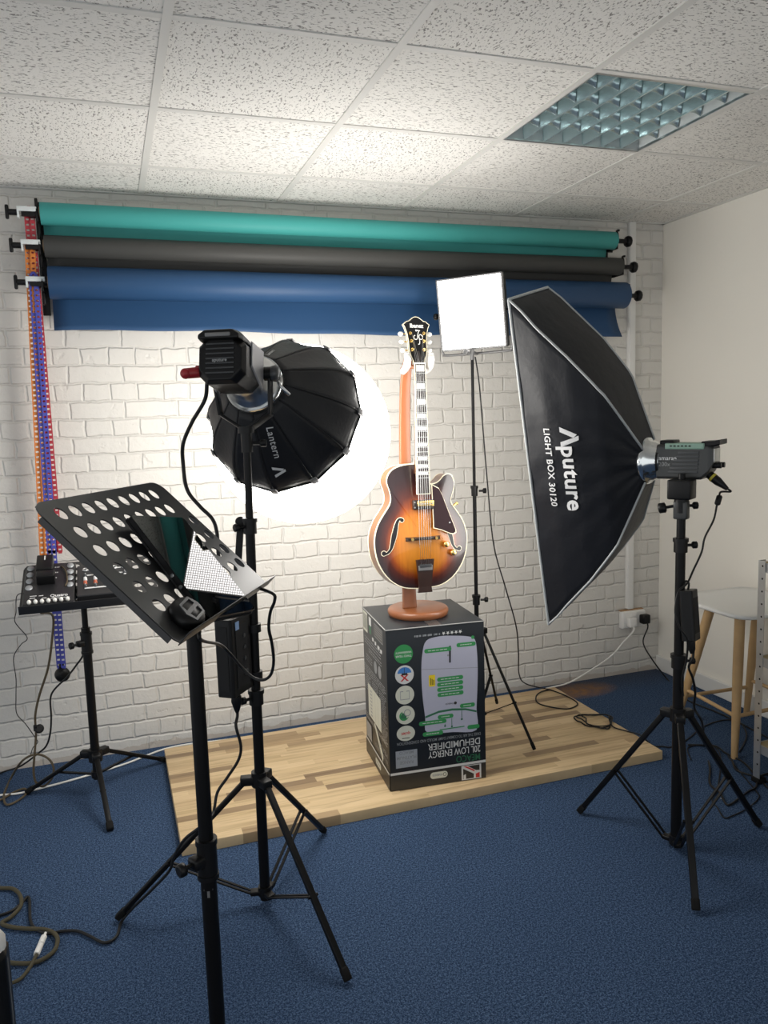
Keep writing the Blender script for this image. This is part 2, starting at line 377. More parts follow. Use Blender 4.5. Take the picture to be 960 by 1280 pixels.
# ---- cable trunking and double socket
ct = thing('cable_trunking', 'white plastic cable trunking running up the brick wall near the corner', 'trunking', (2.703, 0, .38))
MB().box((2.703, -.011, (.38+H)/2), (.042, .022, H-.38), bev=.003).build('channel', 'white', ct)
MB().box((2.703, -.0235, (.38+H)/2), (.034, .004, H-.38), bev=.001).build('cover', 'white', ct)
MT['rust'] = mat('rusty_edge', (.42, .26, .14), .8)
so = thing('wall_socket', 'white double wall socket at the foot of the cable trunking', 'socket', (2.715, 0, .27))
MB().box((2.715, -.02, .322), (.15, .036, .096), bev=.005).build('back_box', 'white', so)
MB().box((2.715, -.0405, .322), (.146, .008, .088), bev=.003).build('face_plate', 'white', so)
MB().box((2.715, -.012, .3725), (.15, .02, .005)).build('worn_top_edge', 'rust', so)
for x in (2.700, 2.722): MB().box((x, -.046, .352), (.012, .006, .02), bev=.001).build('rocker_switch', 'white', so)
p1 = thing('plug', 'white mains plug in the left side of the wall socket', 'plug', (2.682, -.05, .31))
MB().box((2.682, -.066, .315), (.05, .034, .052), bev=.008).build('body', 'white', p1)
p2 = thing('plug', 'black mains plug in the right side of the wall socket', 'plug', (2.758, -.05, .33))
MB().box((2.766, -.068, .326), (.05, .04, .052), bev=.009).build('body', 'blackp', p2)
MB().box((2.766, -.0888, .33), (.026, .002, .026), bev=.0008).build('fuse_cover', 'blackm', p2)

# ---- butcher-block board on the carpet
bd = MB().box((1.148, -.568, .0202), (2.006, .878, .0396), bev=.002).build('wooden_board', 'plank')
tag(bd, 'long butcher-block wooden board lying flat on the blue carpet', 'board')
# ================================================================== paper rolls on the wall
MT['teal'] = mat('teal_paper', (.055, .33, .31), .55, spec=.3); MT['dgrey'] = mat('charcoal_paper', (.055, .055, .052), .55, spec=.3); MT['navy'] = mat('navy_paper', (.02, .065, .155), .5, spec=.35)
MT['core'] = mat('cardboard_core', (.3, .2, .12), .8)
rolls = [('teal', 'teal', 2.350, .044, -.195, 2.52, 2.262, 'teal paper roll, topmost of the three backdrop rolls'),
         ('dgrey', 'grey', 2.222, .044, -.190, 2.555, 2.14, 'charcoal grey paper roll, between the teal and the navy rolls'),
         ('navy', 'navy', 2.078, .066, -.184, 2.585, 1.888, 'navy blue paper roll with the longest hanging sheet, lowest of three')]
YR = -.115
for m, cname, z, r, xa, xb, zb, lab in rolls:
    t = thing('backdrop_roll', lab, 'backdrop paper', (xa, YR, z), 'backdrop paper rolls')
    mb = MB(); lk = look((xa, YR, z), (1, 0, 0)); Lx = xb-xa
    mb.lathe([(0, r*.55), (0, r-.002), (.002, r), (Lx*.5, r-.003), (Lx-.002, r), (Lx, r-.002), (Lx, r*.55)], lk, 40, False); mb.build('paper_roll', m, t)
    mb = MB(); mb.lathe([(-.004, .026), (Lx+.004, .026)], lk, 20); mb.build('core', 'core', t)
    # sheet hanging off the back of the roll, ends cut a little wavy
    mb = MB(); n = 40; vs, fs = [], []; rows = 8
    for j in range(rows+1):
        for i in range(n+1):
            u = i/n; x = xa+.006+(Lx-.022)*u; v = j/rows
            bot = zb+(.004*math.sin(u*9)+.0025*math.sin(u*31) if m == 'navy' else 0)+(-.02*u if m == 'navy' else 0)
            zz = z+(bot-z)*v; y = YR+r*.93+(.012 if m != 'navy' else -.055)*v*v+.004*math.sin(u*13+v*2)*v
            if m == 'navy' and i == n: x += .02*v*v-.01*v
            vs.append((x, min(y, -.006), zz))
    for j in range(rows):
        for i in range(n): a = j*(n+1)+i; fs.append((a, a+1, a+n+2, a+n+1))
    mb.add(vs, fs); o = mb.build('hanging_sheet', m, t); so_ = o.modifiers.new('s', 'SOLIDIFY'); so_.thickness = .0008
    # left drive: pale metal bar, black slot under it, wing knob; right: stem and round knob
    mb = MB(); x0, x1 = xa-.085, xa-.012
    mb.box(((x0+x1)/2, YR-.022, z+.010), (x1-x0, .016, .019), bev=.002); mb.box((x0+.004, YR-.01, z-.006), (.008, .03, .034), fr=None, bev=.001)
    mb.build('drive_bar', MT['lampbody'], t)
    mb = MB(); mb.box(((x0+x1)/2+.006, YR-.020, z-.010), (x1-x0-.02, .014, .016)); mb.cyl((x1-.03, YR, z), (xa, YR, z), .02, n=20); mb.build('chain_wheel', 'blackp', t)
    mb = MB(); mb.cyl((x0-.032, YR-.01, z-.002), (x0, YR-.01, z-.002), .012, n=16); mb.box((x0-.037, YR-.01, z-.002), (.014, .018, .056), bev=.006); mb.build('wing_knob', 'blackp', t)
    mb = MB(); lk2 = look((xb, YR, z), (1, 0, 0)); mb.lathe([(0, .03), (.008, .03), (.012, .012), (.07, .011), (.075, .014)], lk2, 18); mb.build('end_spindle', 'blackp', t)
    mb = MB(); mb.lathe([(.072, .012), (.074, .026), (.082, .029), (.094, .027), (.1, .015), (.1, .001)], lk2, 10, False); mb.build('end_knob', 'blackp', t)
bk = thing('roller_bracket', 'black triple roller bracket on the brick wall at the left roll ends', 'bracket', (-.2, 0, 1.99))
mb = MB(); mb.box((-.205, -.006, 2.19), (.03, .012, .46), bev=.002)
for m, cname, z, r, *_ in rolls:
    mb.box((-.207, -.075, z-.012), (.01, .14, .05), bev=.003); mb.box((-.207, -.125, z+.018), (.012, .02, .075), bev=.004); mb.box((-.207, -.09, z-.045), (.012, .03, .08), bev=.004)
mb.build('hook_plate', 'blackp', bk)
bk = thing('roller_bracket', 'black triple roller bracket on the brick wall at the right roll ends', 'bracket', (2.55, 0, 1.99))
mb = MB(); mb.box((2.54, -.006, 2.19), (.03, .012, .46), bev=.002)
for (m, cname, z, r, xa, xb, *_) in rolls:
    mb.box(((2.54+xb)/2+.008, -.03, z-.02), (abs(xb-2.54)+.04, .01, .04)); mb.box((xb+.012, -.07, z-.02), (.008, .12, .045), bev=.003)
    mb.tube([(xb+.012, -.115, z-.03), (xb+.012, -.13, z), (xb+.014, -.125, z+.03), (xb+.02, -.11, z+.05), (xb+.035, -.11, z+.055)], .006, smooth=3)
mb.build('hook_plate', 'blackp', bk)
# ---- perforated control chains
for nm, col, emi in (('c_red', (.42, .03, .045), 0), ('c_orange', (.62, .19, .03), 0), ('c_blue', (.06, .07, .38), 0)): MT[nm] = mat(nm+'_plastic', col, .4)
def chain(m, label, top, mid, dx, bottom=None):
    t0 = V(top); pts = [t0, V(mid)] + ([V(bottom)] if bottom else [])
    o = MB(); w = .0075
    for s, off in ((0, 0.), (1, dx)):
        P = [p + V((off if k or s else off*.9, -.008*s, 0)) for k, p in enumerate(pts)]
        for a, b in zip(P[:-1], P[1:]):
            for e in (-w, w): o.bar(a+V((e, 0, 0)), b+V((e, 0, 0)), .0045, .004, (1, 0, 0))
            n = int((b-a).length/.021)
            for k in range(n+1): o.box(a+(b-a)*(k/n), (w*2, .004, .0135))
    c = t0+V((dx/2, -.004, 0)); o.tube([c+V((.5*dx*math.cos(q*.2*math.pi), 0, .016*math.sin(q*.2*math.pi))) for q in range(-1, 7)], .006, 6)
    ob = o.build('control_chain', m); return tag(ob, label, 'chain', 'plastic control chains of the paper rolls')
chain('c_red', 'red perforated plastic chain hanging from the teal paper roll', atY(33, 264, -.105), atY(69, 690, -.10), .02)
chain('c_orange', 'orange perforated plastic chain hanging from the charcoal paper roll', atY(34, 306, -.112), atY(53, 700, -.115), .02)
chain('c_blue', 'blue perforated plastic chain hanging from the navy roll down to a weight', atY(39, 346, -.12), atY(62, 690, -.125), .018, atY(74, 834, -.15))
c = atY(78, 843, -.15); w = thing('chain_weight', 'round black weight at the bottom of the blue chain', 'weight', c)
MB().lathe([(-.02, .008), (-.019, .026), (-.008, .031), (.008, .031), (.019, .026), (.02, .008)], look(c, (0.25, -1, 0)), 24).build('disc', 'blackp', w)
MB().box(c+V((0, 0, .036)), (.02, .014, .022), bev=.004).build('chain_clip', 'blackp', w)

# ================================================================== tripod stands
def knob(mb, p, d, r=.013, L=.03):
    d = V(d).normalized(); p = V(p); mb.cyl(p, p+d*L*.5, .005, n=8); mb.lathe([(0, r*.6), (.003, r), (L*.45, r), (L*.5, r*.7)], look(p+d*L*.5, d), 8)
def light_stand(label, c, feet, zh, zl, tiers, lean=(0, 0), t=.55, lw=.018, kd=(1, -.4, 0), base_z=0., group='tripod light stands', tb=None, sl=.6):
    """c: centre on the floor; zh: upper hub; zl: lower hub; tiers: [(z0, z1, r)]"""
    c = V((c[0], c[1], base_z)); T = thing('light_stand', label, 'light stand', c, group)
    def ax(z): k = (z-zh)/1.2 if z > zh else 0; return V((c.x+lean[0]*k, c.y+lean[1]*k, z))
    for i, (z0, z1, r) in enumerate(tiers):
        MB().cyl(ax(z0), ax(z1), r, n=20).build('tube', 'black', T)
        if i:
            mb = MB(); zc = z0+.03; mb.cyl(ax(zc-.022), ax(zc+.022), tiers[i-1][2]+.006, n=18); mb.cyl(ax(zc+.012), ax(zc+.024), tiers[i-1][2]+.009, n=18)
            q = mb.build('collar', 'blackp', T)
            mb = MB(); knob(mb, ax(zc)+V(kd).normalized()*.02, kd, .012, .034); mb.build('clamp_knob', 'blackp', q)
    mb = MB(); r0 = tiers[0][2]; mb.cyl(ax(zh-.02), ax(zh+.025), r0+.008, n=20)
    for f in feet:
        d = (V((f[0], f[1], 0))-V((c.x, c.y, 0))).normalized(); mb.box((0, 0, 0), (.05, .03, .026), frame(ax(zh)+d*.032, d, V((0, 0, 1)).cross(d), (0, 0, 1)), .004)
    mb.build('hub', 'blackp', T)
    mb = MB(); mb.cyl(ax(zl-.012), ax(zl+.018), r0+.005, n=20)
    for f in feet:
        d = (V((f[0], f[1], 0))-V((c.x, c.y, 0))).normalized(); mb.box((0, 0, 0), (.034, .026, .014), frame(ax(zl)+d*.028, d, V((0, 0, 1)).cross(d), (0, 0, 1)), .003)
    mb.build('lower_hub', 'blackp', T)
    for f in feet:
        F_ = V((f[0], f[1], base_z)); d = (F_-c).normalized(); side = V((0, 0, 1)).cross(d); a = ax(zh)+d*.045+V((0, 0, -.004)); b = F_+V((0, 0, .014))
        mb = MB(); mb.bar(a, b, lw, lw*.85, side, bev=.003); L = mb.build('leg', 'black', T)
        mb = MB(); e = (b-a).normalized(); mb.bar(b-e*.030, b+e*.004, lw+.003, lw+.001, side, bev=.004); mb.build('rubber_foot', 'rubber', L)
        p = a+(b-a)*t; q = ax(zl)+d*.04
        mb = MB()
        for k in (-.5, .5): mb.bar(p+side*lw*sl*k*1.6, q+side*lw*sl*k*1.6, .009 if tb is None else tb, .004, side)
        mb.cyl(p-side*lw*.85, p+side*lw*.85, .005, n=8)
        mb.build('brace', 'black', T)
    return T, ax
S1, ax1 = light_stand('tall black tripod light stand carrying the round lantern light, in front of the board', (.366, -1.388), [(-.07, -1.306), (.506, -1.818), (.643, -1.051)], .41, .045,
    [(.02, .68, .0158), (.64, 1.20, .0142), (1.16, 1.475, .0115)], lean=(.018, .004), t=.6, kd=(-.9, -.4, 0))
S2, ax2 = light_stand('black tripod light stand at the right, carrying the strip softbox and its light', (1.742, -1.596), [(1.57, -1.275), (1.559, -1.912), (2.097, -1.598)], .475, .03,
    [(.012, .67, .0175), (.63, 1.06, .0158), (1.02, 1.19, .014), (1.15, 1.285, .011)], lean=(.004, 0), t=.56, kd=(.95, -.3, 0), sl=.7, lw=.021)
S3, ax3 = light_stand('thin black tripod light stand on the board behind the box, holding the square panel', (1.54, -.472), [(1.645, -.805), (1.75, -.25), (1.205, -.395)], .515, .12,
    [(.06, .66, .0105), (.62, 1.16, .0085), (1.12, 1.775, .0068)], t=.62, lw=.011, kd=(.95, -.3, 0), base_z=.04, tb=.011, sl=.15)
ml = S2; mb = MB(); mb.bar(V((1.692, -1.712, .30)), V((1.679, -1.736, .25)), .016, .003, (1, .3, 0)); 
mb.bm.free()

# ---- music stands: perforated desk, pole, tripod
def desk_mesh(W, Hh, keep, lip, fr, r=.03):
    loops = [[p for p in rrect(-W/2, -Hh/2, W/2, Hh/2, r) if p[1] > 0]+[(-W/2, -Hh/2+.012), (-W/2+.008, -Hh/2), (W/2-.008, -Hh/2), (W/2, -Hh/2+.012)]]
    for j in range(6):
        for i in range(10):
            if keep(i, j): loops.append(circ(-.195+.0468*i, .142-.0478*j, .0148, 20))
    vf = fill2d(loops, .0012); mb = MB(fr); mb.mesh2d(vf, lambda x, y, z: (x, y, z)); return mb
def music_stand(label, fr, keep, pole, tiers, feet, zh, group, sleeve, lip_h=.032, pole_top=None, lw=.02):
    T = thing('music_stand', label, 'music stand', (pole[0], pole[1], 0), group)
    W, Hh = .50, .35
    D = desk_mesh(W, Hh, keep, True, fr).build('desk', 'desk', T)
    mb = MB(fr); mb.box((0, -Hh/2-.001, lip_h/2-.002), (W, .0022, lip_h), bev=.0008); mb.build('lip', 'desk', D)
    mb = MB(fr)                                                     # folded rim behind the edges
    mb.box((-W/2-.0005, -.008, -.006), (.0024, Hh-.045, .012)); mb.box((W/2+.0005, -.008, -.006), (.0024, Hh-.045, .012)); mb.box((0, Hh/2+.0005, -.006), (W-.06, .0024, .012)); mb.build('rim', 'desk', D)
    ax = lambda z: V((pole[0], pole[1], z))
    for i, (z0, z1, r) in enumerate(tiers): MB().cyl(ax(z0), ax(z1), r, n=24).build('tube', 'black', T)
    mb = MB(); r0 = tiers[0][2]; zs = sleeve; mb.cyl(ax(zs-.05), ax(zs+.03), r0+.004, n=22); mb.cyl(ax(zs+.02), ax(zs+.032), r0+.006, n=22); mb.cyl(ax(zs-.055), ax(zs-.045), r0+.006, n=22)
    s_ = mb.build('sleeve', 'blackp', T)
    mb = MB(); d = V((-.8, -.45, 0)); mb.box((0, 0, 0), (.03, .024, .03), look(ax(zs-.01)+d.normalized()*(r0+.008), d), .006); knob(mb, ax(zs-.01)+d.normalized()*(r0+.02), d, .014, .034); mb.build('clamp_knob', 'blackp', s_)
    top = ax(tiers[-1][1]); back = fr @ V((0, -.05, -.03)) if pole_top is None else fr @ V(pole_top)
    mb = MB(); mb.tube([top-V((0, 0, .03)), top, back], .011, 10); mb.box((0, 0, 0), (.11, .07, .02), fr @ Matrix.Translation((fr.inverted() @ back).xyz+V((0, 0, .012))), .004); mb.build('tilt_bracket', 'blackp', T)
    mb = MB(); mb.cyl(ax(zh-.028), ax(zh+.02), r0+.01, n=20)
    for f in feet:
        d = (V((f[0], f[1], 0))-V((pole[0], pole[1], 0))).normalized(); mb.box((0, 0, 0), (.05, .032, .03), frame(ax(zh)+d*.034, d, V((0, 0, 1)).cross(d), (0, 0, 1)), .006)
    mb.build('hub', 'blackp', T)
    zb = zh-.085
    mb = MB(); mb.cyl(ax(zb-.012), ax(zb+.014), r0+.004, n=18); mb.cyl(ax(zb-.02), ax(zh), r0-.003, n=18); mb.build('lower_hub', 'blackp', T)
    for f in feet:
        F_ = V((f[0], f[1], 0)); d = (F_-V((pole[0], pole[1], 0))).normalized(); side = V((0, 0, 1)).cross(d); a = ax(zh)+d*.045; b = F_+V((0, 0, .013))
        mb = MB(); mb.bar(a, b, lw, lw*.8, side, bev=.004); L = mb.build('leg', 'black', T)
        e = (b-a).normalized(); mb = MB(); mb.bar(b-e*.03, b+e*.006, lw+.006, lw+.001, side, bev=.006); mb.build('rubber_foot', 'rubber', L)
        p = a+(b-a)*.48; q = ax(zb)+d*(r0+.004); mb = MB(); mb.bar(p, q, .012, .006, side); mb.cyl(p-side*.012, p+side*.012, .004, n=8); mb.build('brace', 'black', T)
    return T
DK = frame((.095, -2.078, 1.247), V((.471, .882, -.010)).normalized(), V((-.638, .348, .687)).normalized(), V((.609, -.317, .727)).normalized())
DK = frame(DK.translation, DK.col[0].xyz, DK.col[2].xyz.cross(DK.col[0].xyz).normalized(), DK.col[2].xyz)
MS1 = music_stand('black perforated music stand in the foreground holding a tablet on its tilted desk', DK, lambda i, j: not (i == 9 and j < 2), (.137, -2.10), [(.05, .60, .0168), (.55, 1.13, .0152)],
    [(.137+.26*math.cos(R(a)), -2.10+.26*math.sin(R(a))) for a in (0, 125, 245)], .15, 'perforated music stands', .605, pole_top=(.03, -.075, -.03))
mb = MB(); vf = text2d('T', .03, .0012, 'CENTER')
for k in (0,): mb.mesh2d(vf, lambda x, y, z: (.137+.0171*math.sin(-.20+x/.0168), -2.10-.0171*math.cos(-.20+x/.0168), .515+y*.8))
mb.build('maker_mark', 'grey', MS1)
tl = R(21.1); DM = frame((-.105, -.378, .873), (1, 0, 0), (0, math.cos(tl), math.sin(tl)), (0, -math.sin(tl), math.cos(tl)))
MS2 = music_stand('black perforated music stand by the brick wall with a mixer lying on its desk', DM, lambda i, j: True, (-.135, -.40), [(.19, .70, .0172), (.65, .835, .0115)],
    [(-.409, -.282), (-.09, -.733), (.138, -.185)], .175, 'perforated music stands', .65, lip_h=.036, pole_top=(-.02, -.03, -.03))
# ================================================================== round lantern light
GE, PE, SE = 14.0, 5.0, 6.0
def emis(name, col, strength):
    m, nt, b = new_mat(name); b.inputs['Base Color'].default_value = (.8, .8, .8, 1); b.inputs['Roughness'].default_value = .8
    b.inputs['Emission Color'].default_value = (*col, 1); b.inputs['Emission Strength'].default_value = strength; return m
MT['globe'] = emis('lit_diffuser_cloth', (1, .965, .91), GE)
MT['skirt'] = mat('black_softbox_nylon', (.009, .0095, .0115), .5, spec=.35, bump=(60, .25, .004), sheen=.2)
A = V((.337, -1.509, 1.673)); A2 = atD(284, 455, 2.17); B = atD(318, 480, 2.40); G = atD(377, 543, 2.79)
ad = (G-B).normalized()                          # lamp axis, rear to globe
LK = look(G, ad)                                                           # z forward
RG, RO = .311, .17
ls = thing('lantern_softbox', 'round black lantern softbox with a glowing white globe, on the left light stand', 'softbox', G)
prof = []; th0 = math.acos(-RO/RG)
for i in range(25):
    a = th0*(1-i/24); prof.append((RG*math.cos(a), max(RG*math.sin(a), 1e-4)))
mb = MB(); mb.lathe(prof, LK, 48, False); mb.build('globe', 'globe', ls)
rim = math.sqrt(RG**2-RO**2); hb = -(G-B).length
NP = 12
def skirt(u, k):                                                            # u 0 rim .. 1 ring, k panel coordinate
    h = -RO+(hb+.01+RO)*u; r = rim+(.088-rim)*(u**1.25); r *= 1+.07*math.sin(math.pi*u)
    f = k-math.floor(k); r *= 1-.045*math.sin(math.pi*f)*math.sin(math.pi*min(1, u*.9+.12))-.02*math.sin(math.pi*f)
    a = 2*math.pi*k/NP; return LK @ V(((r+.004)*math.cos(a), (r+.004)*math.sin(a), h))
for p in range(NP):
    mb = MB(); vs, fs = [], []
    for i in range(13):
        for j in range(9): vs.append(skirt(i/12, p+min(j/8, .9999)))
    for i in range(12):
        for j in range(8): a = i*9+j; fs.append((a, a+1, a+10, a+9))
    mb.add(vs, fs); o = mb.build('skirt_panel', 'skirt', ls); sm_ = o.modifiers.new('s', 'SOLIDIFY'); sm_.thickness = .0015; sm_.offset = -1
    mb = MB(); mb.tube([skirt(i/12, p) for i in range(13)], .0013, 6); mb.build('seam', 'skirt', o)
    q = skirt(.0, p); d = (skirt(.06, p)-q).normalized(); out = (q-(LK @ V((0, 0, -RO)))).normalized()
    mb = MB(); mb.box((0, 0, 0), (.022, .006, .03), look(q+d*.012+out*.003, d, out), .001); mb.build('rim_clip', 'grey', o)
mb = MB(); mb.tube([skirt(0, k/4) for k in range(NP*4)], .003, 6, closed=True); mb.build('rim_piping', 'skirt', ls)
# lettering sewn on the skirt
MT['letter'] = mat('white_lettering', (.62, .62, .62), .6)
GRID = [skirt(i/60, j/24) for i in range(61) for j in range(NP*24)]
def sew(vf, pa, pb, size_w, name, m, parent, dx=0., dy=0., off=.0025):
    # lettering lies on the skirt from the point seen at pa towards the one seen at pb
    P = skirt(*panel_facing(*pa)); E_ = skirt(*panel_facing(*pb)); X = (E_-P).normalized(); n = P-(G-ad*.13); n = (n-X*n.dot(X)).normalized(); Y = n.cross(X)
    xs = [v[0] for v in vf[0]]; k = size_w or 1.
    near = [g for g in GRID if (g-P).length < .3]; mb = MB(); vs = []
    for x, y, z in vf[0]:
        q = P+X*(x*k+dx)+Y*(y*k+dy); b = sorted(near, key=lambda g: (g-q-n*n.dot(g-q)).length_squared)[:3]
        vs.append(q+n*(sum(n.dot(g-q) for g in b)/3+off))
    mb.add(vs, vf[1], False); mb.build(name, m, parent)
def panel_facing(px, py):                                                   # skirt coordinate nearest a sight line
    best = None
    for i in range(5, 60):
        for j in range(NP*20):
            P = skirt(i/64, j/20); d = P-CAM; z = d.dot(FW)
            e = (480+F_PX*d.dot(RT)/z-px)**2+(640-F_PX*d.dot(UP)/z-py)**2+z*1.5
            if best is None or e < best[0]: best = (e, i/64, j/20)
    return best[1:]
sew(text2d('Lantern', .032, .0002, spacing=1.1), (333, 533), (344, 574), 1., 'lettering', 'letter', ls)
vA = ([(-.026, 0, 0), (-.012, 0, 0), (.005, .036, 0), (-.003, .046, 0), (.0, .05, 0), (.012, .05, 0), (.03, 0, 0), (.016, 0, 0), (.0055, .035, 0)], [(0, 1, 2, 3), (4, 5, 6, 7, 8)])
sew(vA, (346, 588), (350, 602), .75, 'logo', 'letter', ls, 0, -.008)
sew(text2d('Lantern', .016, .0002, spacing=1.1), (334, 452), (346, 437), 1., 'lettering', 'letter', ls)
mb = MB(look(B, ad)); mb.lathe([(-.006, .09), (.012, .094), (.016, .09), (.016, .074), (-.004, .07), (-.006, .09)], n=40, cap=False); mb.build('speed_ring', 'chrome', ls)

lt = thing('studio_light', 'bulky black studio light with a red handle, pointing into the round lantern softbox', 'studio light', ax1(1.47))
lax = (B-A2).normalized(); LB = look(A2, lax)                                                            # z forward, y up
LZ = (B-A2).length
MT['side'] = mat('satin_grey_alloy', (.30, .30, .31), .4, .4)
# body: rear box flaring forward, chamfered
def loft(mb, secs):
    """secs: list of (z, [(x,y)...])"""
    n = len(secs[0][1]); vs = [(x, y, z) for z, pts in secs for x, y in pts]; fs = []
    for k in range(len(secs)-1):
        for i in range(n): j = (i+1) % n; fs.append((k*n+i, k*n+j, (k+1)*n+j, (k+1)*n+i))
    fs += [tuple(range(n))[::-1], tuple((len(secs)-1)*n+i for i in range(n))]; mb.add(vs, fs, False); return mb
def octo(w, h, c, dy=0.): return [(-w+c, -h+dy), (w-c, -h+dy), (w, -h+c+dy), (w, h-c+dy), (w-c, h+dy), (-w+c, h+dy), (-w, h-c+dy), (-w, -h+c+dy)]
mb = MB(LB); loft(mb, [(-.055, octo(.058, .056, .028)), (-.035, octo(.066, .064, .024)), (.06, octo(.066, .064, .024)), (.10, octo(.06, .06, .022))]); mb.build('body', 'blackp', lt, .003)
mb = MB(LB); mb.lathe([(.09, .058), (.15, .058), (.155, .066), (LZ-.045, .066), (LZ-.04, .078), (LZ-.008, .078), (LZ-.004, .085), (LZ+.0, .085)], n=40); mb.build('reflector_mount', 'steel', lt)
mb = MB(LB)
for sx in (-1, 1):
    loft(MB_ := MB(LB), [(0, [(sx*.0665, -.01), (sx*.0665, .062), (sx*.071, .058), (sx*.071, -.006)])]*1+[(.10, [(sx*.0665, -.055), (sx*.0665, .062), (sx*.071, .058), (sx*.071, -.05)])]); MB_.build('side_panel', 'side', lt, .001)
mb.bm.free()
mb = MB(LB)                                                                  # carrying handle / tall rear hood
loft(mb, [(-.075, [(-.056, .05), (.056, .05), (.056, .062), (.038, .074), (-.038, .074), (-.056, .062)]), (-.045, [(-.06, .05), (.06, .05), (.06, .066), (.042, .079), (-.042, .079), (-.06, .066)]), (.10, [(-.056, .05), (.056, .05), (.056, .064), (.04, .068), (-.04, .068), (-.056, .064)])])
mb.build('hood', 'blackp', lt, .004)
mb = MB(LB); mb.box((0, .060, -.076), (.07, .010, .006), bev=.003); mb.build('handle_slot', 'grey', lt)
mb = MB(LB)
for k in range(7): mb.box((0, .04-.013*k, -.0565), (.078, .004, .004))
mb.build('vents', 'gun', lt)
mb = MB(LB); vf = text2d('aputure', .013, .0003, 'CENTER'); mb.mesh2d(vf, lambda x, y, z: (-x, y-.008, -.0595)); mb.build('lettering', 'print_grey', lt)
# yoke: pivots at the sides, arms down to the stand head
pv = A2+lax*.12
RX = LB.col[0].xyz
head = ax1(1.462)
for sx in (-1, 1):
    P = pv+RX*sx*.084; E = head+RX*sx*.075+V((0, 0, .055))
    mb = MB(); mb.bar(P, E, .03, .008, lax, bev=.002); mb.bar(E, head+RX*sx*.01+V((0, 0, .012)), .03, .008, ad, bev=.002); mb.cyl(P-RX*sx*.016, P+RX*sx*.008, .02, n=20); mb.build('yoke_arm', 'blackp', lt)
    mb = MB(); mb.lathe([(0, .022), (.012, .024), (.02, .018), (.02, .001)], look(P+RX*sx*.006, RX*sx), 20, False); k_ = mb.build('pivot_knob', 'gun', lt)
    mb = MB(); lkk = look(P+RX*sx*.0268, RX*sx); 
    mb.mesh2d(([(x*.42, y*.42-.01, 0) for x, y, z in vA[0]], vA[1]), lambda x, y, z: lkk @ V((x, y, 0))); mb.build('knob_mark', 'letter', k_)
P = pv-RX*.1
mb = MB(); mb.tube([pv-RX*.09+lax*.03, pv-RX*.105+lax*.03+V((0, 0, -.03)), pv-RX*.13+lax*.03+V((0, 0, -.055))], .005, 8); mb.build('locking_lever', 'steel', lt)
mb = MB(); mb.cyl(head-V((0, 0, .055)), head+V((0, 0, .02)), .017, n=20); mb.cyl(head+V((0, 0, .0)), head+V((0, 0, .02)), .024, n=20); q = mb.build('stand_receiver', 'blackp', lt)
mb = MB(); knob(mb, head+V((.017, 0, -.03)), (1, -.2, 0), .011, .04); mb.build('clamp_knob', 'blackp', q)
h0 = atD(262, 464, 2.17); h1 = atD(232, 467, 2.12)
mb = MB(); mb.tube([h0+V((.03, .02, 0)), h0, h0+(h1-h0)*.4, h1], [.011, .013, .015, .014], 12); mb.sphere(h1, .0145, n=10); mb.tube([h0+V((.0, 0, .012)), h0+(h1-h0)*.55+V((0, 0, .012))], .006, 8); mb.build('red_handle', 'red', lt)['label'] = 'red plastic handle'

# control box hung on the stand
cb = thing('power_box', 'slim black power box strapped to the left light stand beside its pole', 'power supply', atD(293, 870, 2.33))
P0, P1 = atD(294, 768, 2.33), atD(291, 866, 2.33); up_ = (P0-P1).normalized(); cen = (P0+P1)/2
BX = frame(cen, V((.62, .78, 0)).normalized(), V((-.78, .62, 0)), (0, 0, 1)); Lb = (P0-P1).length
mb = MB(BX); loft(mb, [(-Lb/2, octo(.058, .028, .006)), (Lb/2, octo(.058, .028, .006))]); mb.build('case', 'blackp', cb, .002)
mb = MB(BX); mb.box((-.0, -.0288, .0), (.07, .002, Lb*.8)); mb.box((-.0585, 0, .0), (.002, .03, Lb*.82)); mb.build('cover_plate', 'blackm', cb)
mb = MB(BX); mb.box((-.025, -.0300, Lb*.40), (.02, .001, .024)); mb.build('maker_badge', mat('pale_blue_print', (.25, .38, .62), .5), cb)
mb = MB(BX); 
for k in range(3): mb.cyl((.01, -.0290, .055-.034*k), (.01, -.0325, .055-.034*k), .006, n=14)
mb.cyl((.012, -.029, -.055), (.012, -.034, -.055), .01, n=16); mb.build('sockets', 'gun', cb)
mb = MB(BX); mb.cyl((.02, 0, Lb/2), (.02, 0, Lb/2+.03), .011, n=14); mb.build('red_plug', 'red', cb)
q1, q2, q3 = atD(301, 652, 2.36), atD(298, 700, 2.36), atD(297, 764, 2.35)
mb = MB(); mb.bar(q1, q2, .02, .014, RT, bev=.003); mb.bar(q2, q3, .026, .014, RT, bev=.003); mb.lathe([(-.012, .012), (-.01, .015), (.01, .015), (.012, .012)], look(q1, FW), 16); mb.bar(q1, ax1(q1.z-.01), .022, .012, (0, 0, 1), bev=.002); mb.cyl(ax1(q1.z-.03), ax1(q1.z+.012), .02, n=18); mb.build('hanging_clamp', 'blackp', cb)
mb = MB(BX); mb.cyl((0, 0, -Lb/2), (0, 0, -Lb/2-.018), .012, n=14); mb.lathe([(0, .015), (.015, .016), (.04, .009), (.05, .005)], look((0, 0, -Lb/2-.015), (0, 0, -1)), 14); mb.build('mains_plug', 'blackp', cb)
mb = MB(); pc = ax1(cen.z); 
mb.bm.free()
for dz in (.06, -.085): mb = MB(); mb.bar(BX @ V((.05, .0, dz)), ax1(cen.z+dz), .02, .01, (0, 0, 1)); mb.cyl(ax1(cen.z+dz-.012), ax1(cen.z+dz+.012), .022, n=18); mb.build('hanger_clip', 'blackp', cb)

